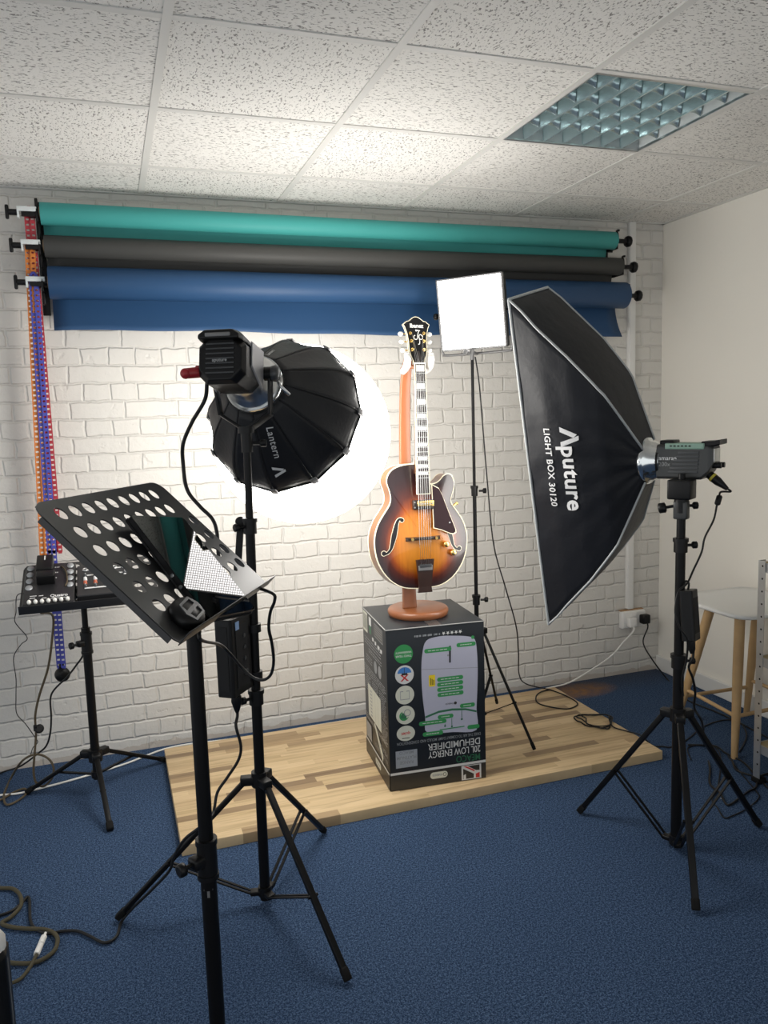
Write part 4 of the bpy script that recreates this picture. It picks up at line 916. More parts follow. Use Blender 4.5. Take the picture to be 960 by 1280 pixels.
def burst_mat():
    m, nt, b = new_mat('sunburst_lacquer'); a = N(nt, 'ShaderNodeAttribute', attribute_name='burst')
    tc = N(nt, 'ShaderNodeTexCoord'); mp = N(nt, 'ShaderNodeMapping'); mp.inputs['Scale'].default_value = (130, 130, 4); nt.links.new(tc.outputs['Object'], mp.inputs[0])
    g = N(nt, 'ShaderNodeTexNoise', Scale=1., Detail=3.); nt.links.new(mp.outputs[0], g.inputs['Vector'])
    r = ramp(nt, [(0, (.58, .22, .018)), (.30, (.52, .165, .011)), (.50, (.26, .05, .006)), (.66, (.075, .014, .007)), (.86, (.03, .009, .009)), (1, (.016, .007, .008))]); nt.links.new(a.outputs['Fac'], r.inputs[0])
    mx = N(nt, 'ShaderNodeMix', data_type='RGBA'); mx.blend_type = 'MULTIPLY'; mx.inputs[0].default_value = .35; nt.links.new(r.outputs[0], mx.inputs[6])
    gr = ramp(nt, [(.35, (.6, .5, .45)), (.6, (1, 1, 1))]); nt.links.new(g.outputs['Fac'], gr.inputs[0]); nt.links.new(gr.outputs[0], mx.inputs[7])
    nt.links.new(mx.outputs[2], b.inputs['Base Color']); b.inputs['Roughness'].default_value = .28; b.inputs['Coat Weight'].default_value = .8; b.inputs['Coat Roughness'].default_value = .06; return m
MT['burst'] = burst_mat(); MT['maple'] = mat('stained_maple', (.19, .075, .022), .34, coat=.4, vary=.3, noise=14); MT['neck'] = mat('neck_maple', (.10, .04, .018), .3, coat=.5)
MT['ebony'] = mat('ebony', (.022, .015, .012), .35); MT['rosewood'] = mat('dark_rosewood', (.03, .013, .009), .34, coat=.2, vary=.4, noise=30); MT['tort'] = mat('dark_pickguard', (.03, .014, .017), .12, coat=.5)
SR = [0, .12, .24, .36, .48, .58, .68, .76, .84, .90, .95, 1.]
def body_face(zf):
    vs = [(CEN.x, CEN.y, zf(0))]; fs = []; n = len(OUT); sv = [0.]
    for k, s in enumerate(SR[1:]):
        for p in OUT: q = CEN+(p-CEN)*s; vs.append((q.x, q.y, zf(s))); sv.append(s)
    for i in range(n): fs.append((0, 1+i, 1+(i+1) % n))
    for k in range(len(SR)-2):
        for i in range(n): j = (i+1) % n; a = 1+k*n; fs.append((a+i, a+n+i, a+n+j, a+j))
    return vs, fs, sv
vs, fs, sv = body_face(arch); mb = MB(FG); mb.add(vs, fs); o = mb.build('top', 'burst', gt)
# distance to the edge drives the lacquer colour
def edge_d(x, y): return min((V((x, y))-p).length for p in OUT)
at = o.data.attributes.new('burst', 'FLOAT', 'POINT'); inv = FG.inverted()
for i, v in enumerate(o.data.vertices):
    q = inv @ (v.co+gt.location); dx, dy = q.x/.19, (q.y-.175)/.225; rad = math.sqrt(dx*dx+dy*dy); ed = max(0, 1-edge_d(q.x, q.y)/.098)
    at.data[i].value = min(1, max(.70*ed+.34*rad, (rad-.24)*1.05))
vs, fs, sv = body_face(lambda s: -.076-arch(s)*.5); mb = MB(FG); mb.add(vs, [f[::-1] for f in fs]); mb.build('back', 'maple', gt)
mb = MB(FG); n = len(OUT); mb.add([(p.x, p.y, z) for z in (0, -.076) for p in OUT], [(i, (i+1) % n, n+(i+1) % n, n+i) for i in range(n)]); mb.build('sides', 'maple', gt)
for z in (0, -.076):
    mb = MB(FG); vs, fs = [], []
    for p in OUT:
        d = (p-CEN).normalized(); i_, o_ = p-d*.0030, p+d*.0010
        vs += [(i_.x, i_.y, z+.0016), (o_.x, o_.y, z+.0016), (o_.x, o_.y, z-.005), (i_.x, i_.y, z-.005)]
    for i in range(n):
        for a in range(4): fs.append((4*i+a, 4*i+(a+1) % 4, 4*((i+1) % n)+(a+1) % 4, 4*((i+1) % n)+a))
    mb.add(vs, fs); mb.build('binding', 'cream', gt)
def top_z(x, y):
    d = V((x, y))-CEN; L = d.length
    if L < 1e-6: return arch(0)
    d /= L; best = 9
    for i in range(n):
        a, b = OUT[i], OUT[(i+1) % n]; e = b-a; den = d.x*e.y-d.y*e.x
        if abs(den) < 1e-9: continue
        w = a-CEN; t = (w.x*e.y-w.y*e.x)/den; u = (w.x*d.y-w.y*d.x)/den
        if t > 0 and -1e-6 <= u <= 1+1e-6: best = min(best, t)
    return arch(L/best)
def lay(vf, h): return lambda x, y, z: (x, y, top_z(x, y)+h)
def densify(lp, st=.006):
    out = []
    for a, b in zip(lp, lp[1:]+lp[:1]):
        m = max(1, int(math.dist(a, b)/st)); out += [(a[0]+(b[0]-a[0])*k/m, a[1]+(b[1]-a[1])*k/m) for k in range(m)]
    return out
# f-holes: (spine, half width)
fsp = [(-.083, .277), (-.094, .276), (-.103, .262), (-.110, .238), (-.117, .212), (-.124, .185), (-.131, .163), (-.143, .149), (-.158, .144)]
fwd = [.004, .0045, .006, .0085, .0095, .0075, .005, .0042, .004]
for sx in (-1, 1):
    S = [V((-sx*x if sx > 0 else x, y, 0)) for x, y in fsp]; S = [V((abs(p.x)*sx, p.y, 0)) for p in S]
    Pm = catmull(S, 5); Wm = [lerp([(i/8, w) for i, w in enumerate(fwd)], k/(len(Pm)-1)) for k in range(len(Pm))]
    for nm, m, ex, h in (('f_hole_binding', 'cream', .0022, .0007), ('f_hole', 'p_black', 0., .0012)):
        mb = MB(FG); vs, fs = [], []
        for i, p in enumerate(Pm):
            t = (Pm[min(i+1, len(Pm)-1)]-Pm[max(i-1, 0)]).normalized(); s_ = V((t.y, -t.x, 0)); w = Wm[i]+ex
            for e in (-1, 1): q = p+s_*e*w; vs.append((q.x, q.y, top_z(q.x, q.y)+h))
            if i: o = 2*(i-1); fs.append((o, o+1, o+3, o+2))
        mb.add(vs, fs)
        for p, r_ in ((Pm[0]+V((0, -.004, 0)), .0075), (Pm[-1]+V((0, .004, 0)), .009)): c_ = circ(p.x, p.y, r_+ex, 16); mb.add([(x, y, top_z(x, y)+h+.0001) for x, y in c_], [tuple(range(16))])
        fh = mb.build(nm, m, gt)
def plate(loop, z, th, name, m, par=gt):
    vf = fill2d([loop], th/2); mb = MB(FG); mb.mesh2d(vf, lambda x, y, zz: (x, y, z+th/2+zz)); return mb.build(name, m, par)
pg = [(.036, .408), (.066, .392), (.080, .365), (.105, .300), (.135, .226), (.136, .214), (.126, .208), (.112, .210), (.075, .226), (.040, .236)]
plate([(x*1., y) for x, y in pg], .027, .003, 'pickguard_binding', 'cream'); c0 = (.078, .30)
plate([(c0[0]+(x-c0[0])*.93, c0[1]+(y-c0[1])*.955) for x, y in pg], .0275, .003, 'pickguard', 'tort')
mb = MB(FG); mb.cyl((.108, .255, .030), (.108, .255, .0325), .0035, n=12); mb.build('pickguard_screw', 'steel', gt)
mb = MB(FG); mb.box((0, .330, .024), (.082, .036, .022), bev=.003); q = mb.build('pickup', 'ebony', gt)
mb = MB(FG); mb.box((.008, .334, .034), (.068, .022, .008), bev=.002); mb.build('gold_cover', 'gold', q)
mb = MB(FG)
for k in range(6): mb.cyl((-.022+.0104*k+.004, .334, .036), (-.022+.0104*k+.004, .334, .0395), .0028, n=10)
for yy in (.340, .320): mb.cyl((-.037, yy, .034), (-.037, yy, .0365), .003, n=10)
mb.build('pole_screws', 'steel', q)
mb = MB(FG); loft(mb, [(.016, [(-.072, .190), (.072, .190), (.072, .206), (-.072, .206)]), (.030, [(-.066, .1945), (.066, .1945), (.066, .2025), (-.066, .2025)])]); mb.box((0, .1985, .033), (.078, .007, .008), bev=.002); q = mb.build('bridge', 'ebony', gt)
mb = MB(FG)
for sx in (-1, 1): mb.cyl((sx*.05, .198, .026), (sx*.05, .198, .036), .006, n=14)
mb.build('bridge_wheel', 'gold', q)
mb = MB(FG); vf = fill2d([[(-.037, .118), (.037, .118), (.030, .060), (.026, .010), (.029, -.012), (-.029, -.012), (-.026, .010), (-.030, .060)]], .005); mb.mesh2d(vf, lambda x, y, z: (x, y, .022+.008*min(1, max(0, y/.1))+z)); q = mb.build('tailpiece', 'rosewood', gt)
mb = MB(FG); mb.box((0, .094, .0365), (.050, .012, .004), bev=.001); mb.build('string_anchor', 'gun', q)
mb = MB(FG); mb.box((0, .085, .0345), (.058, .020, .002), bev=.0006); mb.build('tail_badge', 'grey', q)
mb = MB(FG); mb.box((0, -.006, .004), (.03, .012, .03), bev=.003); mb.build('tail_hinge', 'gold', q)
for x, y in ((.094, .170), (.126, .135)):
    mb = MB(FG); z = top_z(x, y); mb.lathe([(0, .013), (.004, .0135), (.016, .0115), (.019, .009), (.019, .001)], frame((x, y, z)), 20, False); q = mb.build('control_knob', 'gold', gt)
mb = MB(FG); mb.cyl((.148, .318, -.02), (.160, .325, -.02), .005, n=10); mb.sphere((.163, .326, -.02), .0065, n=10); mb.build('strap_button', 'gold', gt)
# neck
NY = .868
def nw(y): return .0215+(.0275-.0215)*(NY-y)/(NY-.372)
mb = MB(FG); vs, fs = [], []; ys_ = [NY-.003, .7, .52, .478, .45]; dp = [.019, .021, .024, .05, .07]
for y, d in zip(ys_, dp):
    for k in range(9): a = math.pi*k/8; vs.append((nw(y)*math.cos(a), y, .031-d*math.sin(a)**.8))
for i in range(len(ys_)-1):
    for k in range(8): a = i*9+k; fs.append((a, a+1, a+10, a+9))
fs += [tuple(range(9)), tuple(36+k for k in range(9))[::-1]]
mb.add(vs, fs); mb.build('neck', 'neck', gt)
mb = MB(FG); mb.add([(s*nw(y)*.93, y, z) for z in (.031, .0385) for y in (NY, .372) for s in (-1, 1)], [(0, 1, 3, 2), (4, 5, 7, 6), (0, 1, 5, 4), (2, 3, 7, 6), (0, 2, 6, 4), (1, 3, 7, 5)], False); fb = mb.build('fretboard', 'ebony', gt)
for s in (-1, 1):
    mb = MB(FG); mb.add([(s*nw(y)*k, y, z) for z in (.0308, .0386) for y in (NY, .370) for k in (.925, 1.01)], [(0, 1, 3, 2), (4, 5, 7, 6), (0, 1, 5, 4), (2, 3, 7, 6), (0, 2, 6, 4), (1, 3, 7, 5)], False); mb.build('neck_binding', 'cream', fb)
mb = MB(FG); mb.box((0, .3712, .035), (.056, .0025, .008)); mb.build('neck_binding', 'cream', fb)
SL = .635; bridge = NY-SL; fr_y = [bridge+SL*2**(-k/12) for k in range(0, 22)]
for k in range(1, 21):
    mb = MB(FG); y = fr_y[k]
    if y > .374: mb.cyl((-nw(y)*.92, y, .0386), (nw(y)*.92, y, .0386), .0011, n=6); mb.build('fret', 'steel', fb)
for k in (1, 3, 5, 7, 9, 12, 15, 17, 19):
    ya, yb = fr_y[k], fr_y[k-1]; g = (yb-ya)*.17; wv = nw(ya)*.74; mb = MB(FG)
    mb.box((0, (ya+yb)/2, .0386), (wv*2, yb-ya-2*g, .0006)); mb.build('block_inlay', 'pearl', fb)
mb = MB(FG); mb.box((0, NY+.0015, .0365), (.043, .005, .013), bev=.001); mb.build('nut', 'cream', gt)
hs = [(-.0215, 0), (-.0225, .012), (-.031, .032), (-.036, .052), (-.0365, .085), (-.040, .115), (-.047, .140), (-.0535, .152), (-.046, .157), (-.040, .163), (-.030, .165), (-.020, .173), (-.010, .180), (0, .182)]
hs = hs+[(-x, y) for x, y in hs[-2::-1]]
hz = lambda y, k: .0285+k-.12*y
vf = fill2d([[(x, y+NY) for x, y in hs]], .0075); mb = MB(FG); mb.mesh2d(vf, lambda x, y, z: (x, y, hz(y-NY, 0)-.0075+z)); hd = mb.build('headstock', 'gloss', gt)
mb = MB(FG); mb.tube([(x, y+NY, hz(y, -.0005)) for x, y in hs], .0017, 6); mb.build('headstock_binding', 'cream', hd)
mb = MB(FG); mb.tube([(x, y+NY, hz(y, -.013)) for x, y in hs], .0016, 6); mb.build('headstock_binding', 'cream', hd)
def head_text(vf, name): mb = MB(FG); mb.mesh2d(vf, lambda x, y, z: (x, y+NY, hz(y, .0006))); mb.build(name, 'pearl', hd)
head_text(shift(text2d('Ibanez', .0215, .0009, 'CENTER'), 0, .140), 'lettering')
mb = MB(FG)
for pts in ([(-.001, .126), (-.006, .131), (.006, .129), (.012, .128), (.007, .126), (.003, .112), (.0, .098), (-.006, .094), (-.013, .098), (-.013, .108), (-.008, .110)], [(.002, .076), (.008, .078), (.009, .092), (.007, .106), (.012, .113), (.020, .110), (.022, .101), (.016, .094), (.009, .097)]):
    P = catmull([V((x, y+NY, hz(y, .0004))) for x, y in pts], 4); mb.tube(P, .0018, 6)
mb.build('monogram', 'pearl', hd)
mb = MB(FG); vf = fill2d([[(-.009, .006), (.009, .006), (.010, .022), (.004, .050), (-.004, .050), (-.010, .022)]], .0006); mb.mesh2d(vf, lambda x, y, z: (x, y+NY, hz(y, .001)+z)); mb.build('truss_rod_cover', 'ebony', hd)
for sx in (-1, 1):
    for j, y in enumerate((.055, .088, .118)):
        xx = sx*(.0235+.002*j)
        mb = MB(FG); mb.cyl((xx, NY+y, hz(y, 0)), (xx, NY+y, hz(y, .002)), .0062, n=16); mb.cyl((xx, NY+y, hz(y, .002)), (xx, NY+y, hz(y, .012)), .003, n=10); q = mb.build('tuner_post', 'gold', hd)
        ex = sx*(.047+.002*j); mb = MB(FG); mb.cyl((xx, NY+y, hz(y, -.020)), (ex, NY+y, hz(y, -.020)), .0026, n=8); mb.box((xx, NY+y, hz(y, -.019)), (.016, .020, .007), bev=.002); mb.build('tuner_gear', 'gold', q)
        mb = MB(FG); mb.sphere((ex+sx*.008, NY+y, hz(y, -.020)), .0105, (1.05, .85, .55), 12); mb.build('tuner_button', 'pearl', q)
for k in range(6):
    x0, x1 = -.0175+.007*k, -.024+.0096*k; j = k if k < 3 else 5-k
    tx, ty = ((-1 if k < 3 else 1)*(.0235+.002*j), (.055, .088, .118)[j])
    mb = MB(FG); mb.tube([(x1*.8, .098, .039), (x1, bridge-.035, .0395), (x0, NY+.002, .0425), (tx*.85, NY+ty, hz(ty, .006))], .00062-.00004*k+.0002, 5); mb.build('string', 'steel', gt)
# ================================================================== on the front music stand
dX, dY, dZ = DK.col[0].xyz, DK.col[1].xyz, DK.col[2].xyz
tn = (dZ-.006*dX-.077*dY).normalized(); TO = DK.translation+dZ*.012-dY*.187
tX = (dX-tn*dX.dot(tn)).normalized(); tY = tn.cross(tX)
rt_ = R(-11.5); tX2 = tX*math.cos(rt_)+tY*math.sin(rt_); tY2 = tn.cross(tX2)
TC = TO+tX*.0+tY*.1245
FT = frame(TC, tX2, tY2, tn); TW, TH = .192, .258
tb_ = thing('tablet', 'dark glossy tablet computer leaning on the desk of the foreground music stand', 'tablet', FT @ V((0, -TH/2, -.012)))
MT['glass'] = mat('dark_screen_glass', (.004, .005, .006), .012, spec=.5)
mb = MB(FT); vf = fill2d([rrect(-TW/2, -TH/2, TW/2, TH/2, .008)], .005); mb.mesh2d(vf, lambda x, y, z: (x, y, z-.0058)); mb.build('body', 'blackp', tb_)
mb = MB(FT); mb.mesh2d(fill2d([rrect(-TW/2+.001, -TH/2+.001, TW/2-.001, TH/2-.001, .0075)], 0), lambda x, y, z: (x, y, .0)); mb.build('screen', 'glass', tb_)
mb = MB(FT); vf = fill2d([rrect(-TW/2-.002, -TH/2-.002, TW/2+.002, TH/2+.002, .009)], .002); mb.mesh2d(vf, lambda x, y, z: (x, y, z-.0125)); mb.add([(x, y, z) for x in (-TW/2+.02, TW/2-.02) for y, z in ((TH/2-.004, -.014), (TH/2-.008, -.014), (TH/2-.03, -.027), (TH/2-.026, -.027))], [(0, 1, 2, 3), (7, 6, 5, 4), (0, 4, 5, 1), (1, 5, 6, 2), (2, 6, 7, 3), (3, 7, 4, 0)], False); mb.build('folding_case', 'blackm', tb_)
mb = MB(FT)
for k in (0, .028): mb.cyl((-TW/2-.001, -.02-k, -.006), (-TW/2-.004, -.02-k, -.006), .004, n=10)
mb.build('side_buttons', 'chrome', tb_)
gd = thing('gadget', 'small glossy black oval gadget with two dark slots in the stand desk corner', 'gadget', DK @ V((-.163, -.140, .0012)))
mb = MB(DK @ Matrix.Translation((-.163, -.140, .0012)) @ Matrix.Rotation(R(8), 4, 'Z')); mb.lathe([(0, .043), (.004, .046), (.014, .045), (.021, .038), (.022, 0)], Matrix.Diagonal((1, .74, 1, 1)), 40, False); gb = mb.build('shell', 'blackp', gd)
mb = MB(DK @ Matrix.Translation((-.163, -.140, .0235)) @ Matrix.Rotation(R(8), 4, 'Z'))
vf = fill2d([[(-.034, 0), (-.024, .021), (.024, .021), (.034, 0), (.024, -.021), (-.024, -.021)], [(-.022, .004), (-.02, .016), (.02, .016), (.022, .004)], [(-.022, -.004), (-.02, -.016), (.02, -.016), (.022, -.004)]], .0012); mb.mesh2d(vf, lambda x, y, z: (x, y, z)); mb.build('slotted_ridge', 'gun', gd)

# ================================================================== on the mixer's music stand
MT['mixblack'] = mat('mixer_black', (.016, .016, .018), .42); MT['orange'] = mat('orange_knob', (.5, .12, .06), .4)
mx_ = thing('mixer', 'small black audio mixer with rows of white and orange knobs on the rear music stand', 'mixer', DM @ V((.10, -.03, .0015)))
FMX = DM @ Matrix.Translation((.056, -.03, .0015)); mw, mh = .205, .225
mb = MB(FMX); loft(mb, [(0, [(-mw/2, -mh/2), (mw/2, -mh/2), (mw/2, mh/2), (-mw/2, mh/2)]), (.034, [(-mw/2, -mh/2), (mw/2, -mh/2), (mw/2, mh/2), (-mw/2, mh/2)])]); mb.build('case', 'mixblack', mx_, .004)
mb = MB(FMX)
mb.box((.005, .032, .0345), (.16, .008, .001)); mb.build('printed_strip', 'print_white', mx_); mb = MB(FMX); mb.box((.005, -.062, .0345), (.16, .008, .001)); mb.build('printed_strip', 'print_white', mx_); mb = MB(FMX)
for x in (-.07, -.03, .01, .05): mb.box((x, .072, .0345), (.026, .006, .001))
mb.build('panel_printing', 'print_white', mx_)
for i in range(5):
    for j in range(5):
        x, y = -.072+.037*i, .055-.026*j if j else .075
        mb = MB(FMX); 
        if j == 0: mb.lathe([(.034, .011), (.038, .011), (.040, .006), (.036, .0058)], I4 @ Matrix.Translation((x, y, 0)), 16, False); mb.build('jack_socket', 'steel', mx_); continue
        mb.lathe([(.034, .0075), (.046, .006), (.0462, 0)], Matrix.Translation((x, y-.004, 0)), 14, False); q = mb.build('knob', 'gun' if j in (1, 4) else 'print_white' if j == 2 else 'orange', mx_)
        mb = MB(FMX); mb.box((x, y-.001, .0465), (.0016, .006, .001)); mb.build('pointer', 'print_white', q)
pd_ = thing('multi_effects', 'flat black sound unit with two columns of round buttons on the rear music stand', 'sound unit', DM @ V((-.118, -.02, .0015)))
FP2 = DM @ Matrix.Translation((-.147, -.025, .0015)) @ Matrix.Diagonal((.8, 1, 1, 1))
mb = MB(FP2); loft(mb, [(0, [(-.118, -.14), (.118, -.14), (.118, .165), (-.118, .165)]), (.022, [(-.116, -.128), (.116, -.128), (.116, .163), (-.116, .163)])]); mb.build('case', 'mixblack', pd_, .006)
for sx in (-.092, .092):
    for k in range(4):
        mb = MB(FP2); mb.lathe([(.0215, .017), (.025, .016), (.0255, 0)], Matrix.Translation((sx, .135-.048*k, 0)), 20, False); mb.build('round_button', 'p_silver', pd_)
for k in range(7): 
    mb = MB(FP2); x = -.084+.028*k; mb.lathe([(-.004, .0095), (.010, .0088), (.014, .006), (.014, 0)], frame((x, -.118, .026), (1, 0, 0), (0, .7, .7), (0, -.7, .7)), 14, False); mb.build('front_knob', 'pearl', pd_)
mb = MB(FP2)
for x0, y0, w in ((-.085, -.07, .03), (-.045, -.072, .02), (-.085, -.085, .025), (-.03, -.09, .02)): mb.box((x0+w/2, y0, .0224), (w, .004, .0006))
for i, (x, y) in enumerate(((.03, .13), (.025, .09), (.02, .05))):
    for q in range(3): mb.box((x-.008+.008*q, y, .0224), (.005, .006, .0006))
mb.build('panel_printing', 'print_white', pd_)
mb = MB(FP2); mb.mesh2d(text2d('Quatro', .026, .0008), lambda x, y, z: (x+.005, y-.088, .0226)); mb.box((.05, -.098, .0224), (.085, .003, .0006)); mb.build('lettering', 'print_white', pd_)
mb = MB(FP2); mb.tube([(.05, .13, .024), (.062, .10, .034), (.075, .07, .03), (.08, .0, .03), (.07, -.02, .024)], .0035, 6, 5); mb.build('patch_cord', 'brown_cable', pd_)
xb_ = thing('small_box', 'small upright black box standing on the flat sound unit, left of its printing', 'device', DM @ V((-.165, .075, .025)))
mb = MB(DM @ Matrix.Translation((-.165, .085, .046))); mb.box((0, 0, 0), (.062, .11, .042), bev=.005); mb.build('case', 'blackp', xb_)
mb = MB(DM @ Matrix.Translation((-.165, .085, .0675))); mb.box((0, .028, 0), (.005, .03, .001)); mb.build('printed_mark', 'print_white', xb_)
mb = MB(DM @ Matrix.Translation((-.160, .0, .045))); mb.box((0, 0, 0), (.066, .045, .04), bev=.004); mb.build('lower_case', 'blackp', xb_)

# ================================================================== stool and shelves by the right wall
MT['ash'] = mat('pale_ash_wood', (.50, .325, .155), .5, vary=.18, noise=14); MT['shell'] = mat('white_moulded_seat', (.74, .74, .72), .35)
st = thing('bar_stool', 'white moulded stool on four splayed pale wooden legs beside the cream wall', 'stool', (2.65, -.92, 0))
feet = [V((2.436, -1.113, 0)), V((2.47, -.70, 0)), V((2.855, -.737, 0)), V((2.85, -1.10, 0))]; tops = [V((2.455, -1.105, .615)), V((2.490, -.895, .615)), V((2.79, -.86, .615)), V((2.79, -1.09, .615))]
for a, b in zip(feet, tops): MB().lathe([(0, .0135), (.03, .0145), ((b-a).length*.6, .0215), ((b-a).length, .0215)], look(a, b-a), 20).build('leg', 'ash', st)
for i, (t1_, t2_) in zip(range(4), ((.30, .30), (.24, .24), (.30, .30), (.30, .30))):
    j = (i+1) % 4; a = feet[i].lerp(tops[i], t1_); b = feet[j].lerp(tops[j], t2_); MB().cyl(a, b, .0085, n=12).build('stretcher', 'ash', st)
mb = MB(); so_l = rrect(2.415, -1.165, 2.875, -.70, .08, 8); n = len(so_l); cx_, cy_ = 2.645, -.93; vs, fs = [], []
prof_ = [(1., 0), (1.01, .006), (1., .014), (.97, .017), (.8, .012), (.4, .006), (.02, .004)]
for k, z in prof_:
    for x, y in so_l: vs.append((cx_+(x-cx_)*k, cy_+(y-cy_)*k, .613+z))
for q in range(len(prof_)-1):
    for i in range(n): j = (i+1) % n; fs.append((q*n+i, q*n+j, (q+1)*n+j, (q+1)*n+i))
fs += [tuple((len(prof_)-1)*n+i for i in range(n)), tuple(range(n))[::-1]]
mb.add(vs, fs); mb.build('seat', 'shell', st)
sh = thing('shelving_unit', 'galvanised steel shelving unit with perforated posts, at the right edge', 'shelves', (2.6, -1.75, 0))
SX0, SX1, SY0, SY1 = 2.350, 2.84, -2.22, -1.308
MT['board'] = mat('chipboard_shelf', (.45, .36, .2), .7, vary=.2, noise=60)
for x, sx in ((SX0, 1), (SX1, -1)):
    for y, sy in ((SY0, 1), (SY1, -1)):
        mb = MB(); mb.box((x+sx*.016, y, .452), (.034, .0018, .896)); mb.box((x, y+sy*.016, .452), (.0018, .034, .896)); p = mb.build('post', 'galv', sh)
        mb = MB()
        for k in range(17):
            z = .06+.05*k; mb.cyl((x+sx*.02, y-sy*.0012, z), (x+sx*.02, y+sy*.0014, z), .0042, n=8); mb.cyl((x-sx*.0012, y+sy*.02, z+.02), (x+sx*.0014, y+sy*.02, z+.02), .0042, n=8)
        mb.build('post_holes', 'blackm', p)
        MB().box((x+sx*.014, y+sy*.014, .012), (.04, .04, .022), bev=.004).build('foot', 'rubber', p)
for z in (.875, .50, .145):
    mb = MB(); 
    for y in (SY0+.003, SY1-.003): mb.box(((SX0+SX1)/2, y, z), (SX1-SX0-.01, .003, .036))
    for x in (SX0+.004, SX1-.004): mb.box((x, (SY0+SY1)/2, z), (.003, SY1-SY0-.01, .036))
    q = mb.build('shelf_rail', 'galv', sh)
    MB().box(((SX0+SX1)/2, (SY0+SY1)/2, z+.014), (SX1-SX0-.016, SY1-SY0-.016, .008)).build('shelf_board', 'board', q)
pb = V((-.224, -2.467, 0)); bp_ = thing('black_post', 'slim black post with a white tip in the bottom left corner of the view', 'post', pb)
mb = MB(); loft(mb, [(.012, [(pb.x+x, pb.y+y) for x, y in octo(.028, .028, .01)]), (.72, [(pb.x+x, pb.y+y) for x, y in octo(.028, .028, .01)]), (.728, [(pb.x+x, pb.y+y) for x, y in octo(.024, .024, .01)])]); mb.build('post', 'blackp', bp_, .003)
mb = MB(); mb.lathe([(0, .13), (.01, .13), (.014, .12), (.016, .03)], frame(pb), 32); mb.build('base_plate', 'black', bp_)
mb = MB(); mb.box(pb+V((.0275, -.006, .36)), (.002, .006, .70)); mb.build('grey_edge_strip', 'grey', bp_)
mb = MB(); mb.lathe([(.726, .027), (.74, .027), (.752, .02), (.756, 0)], frame(pb), 20, False); mb.build('white_tip', 'white', bp_)

# ================================================================== cables
def cable(name, label, pts, r, m, sm=6, cat='cable', group=None):
    P = catmull([V(p) for p in pts], sm)
    mb = MB(); mb.tube(P, r, 8); o = mb.build(name, m); return tag(o, label, cat, group)
FLr = lambda L, z: [atZ(x, y, z) for x, y in L]
w0 = atY(784, 787, -.066); 
wc = [V((2.682, -.078, .298)), V((2.680, -.082, .27)), atY(779, 803, -.075), atY(764, 820, -.07), atY(738, 838, -.06), atY(712, 853, -.055), atZ(694, 862, .012)+V((0, .04, 0))]
cable('extension_cable', 'white cable dropping from the wall socket and running along the foot of the brick wall', wc+[V((2.0, -.065, .006)), V((1.5, -.06, .006)), V((1.0, -.055, .006)), V((.5, -.06, .006))]+FLr([(215, 934), (150, 957), (60, 983), (0, 994)], .006)+[V((-.9, -.1, .006))], .0045, 'wcable', 8)
cable('mains_cable', 'black cable falling from the black wall plug and crossing the carpet to the shelves', [V((2.766, -.088, .312)), V((2.767, -.092, .28)), atY(804, 803, -.14), atY(815, 824, -.2)]+FLr([(834, 849), (850, 866), (861, 876), (880, 884), (900, 892), (925, 904), (946, 915), (965, 925)], .005), .0038, 'cable', 8)
D3 = 3.45
cable('panel_cable', 'thin black cable hanging from the square light panel down to the wooden board', [atD(594, 446, 3.48), atD(599, 480, 3.5)]+[atD(x, y, d) for x, y, d in ((604, 540, 3.52), (609, 600, 3.54), (617, 680, 3.58), (632, 735, 3.62), (645, 782, 3.66), (648, 815, 3.72))]+[atY(649, 843, -.19)]+FLr([(658, 855), (690, 863), (712, 872), (722, 880), (710, 886), (690, 884), (673, 879), (670, 871), (676, 865)], .0445)+[atZ(688, 862, .045)], .0032, 'cable', 8)
coil = []
for k in range(46):
    a = k*.42; q = .11-.0006*k+.012*math.sin(k*1.7); coil.append(V((2.07+q*.72*math.cos(a)+.02*math.sin(k*.9), -.63+q*.85*math.sin(a), .0445+.004*(k//15)+.002*(k % 2))))
coil += [V((2.10, -.72, .05)), V((2.13, -.78, .046)), V((2.165, -.84, .042)), V((2.19, -.89, .010))]+FLr([(828, 933), (838, 934), (850, 930), (862, 922)], .005)+FLr([(880, 908), (905, 900), (925, 903), (933, 920), (924, 940)], .005)
cable('coiled_cable', 'black cable coiled on the right end of the wooden board', coil, .0032, 'cable', 4)
# right light's lead
fr1, fr2 = atD(899, 622, 2.62), atD(896, 632, 2.62)
cable('light_cable', 'black cable with a ferrite bead, from the grey studio light down to its adapter', [PLUG_END-pd*.005, PLUG_END+pd*.012, atD(901, 615, 2.62), fr1, fr2, atD(892, 650, 2.62), atD(881, 672, 2.62), atD(877, 690, 2.62), atD(867, 712, 2.62), atD(859, 729, 2.6), atD(848, 740, 2.57), atD(844, 765, 2.56), atD(850, 785, 2.56), atD(859, 800, 2.57), atD(858, 825, 2.6), atD(853, 848, 2.62), atD(854, 870, 2.64)], .0034, 'cable', 8)
q = bpy.data.objects['light_cable']; MBf = MB(); MBf.lathe([(0, .006), (.004, .0095), (.03, .0095), (.034, .006)], look(fr1+(fr1-fr2)*.3, fr2-fr1), 14); MBf.build('ferrite_bead', 'blackp', q)
cable('adapter_cord', 'black mains cord from the hanging adapter down into the tangle by the shelves', [atD(867, 812, 2.62), atD(866, 822, 2.62), atD(861, 834, 2.63), atD(866, 848, 2.65), atD(869, 866, 2.68), atD(868, 885, 2.72), atD(878, 905, 2.8)]+FLr([(880, 932), (887, 958), (887, 978), (893, 986), (900, 991), (906, 1003), (912, 1006), (925, 997), (936, 989), (944, 985), (946, 976), (940, 964), (928, 952), (916, 946), (905, 940), (899, 935), (890, 932), (860, 931)], .006), .0042, 'cable', 8)
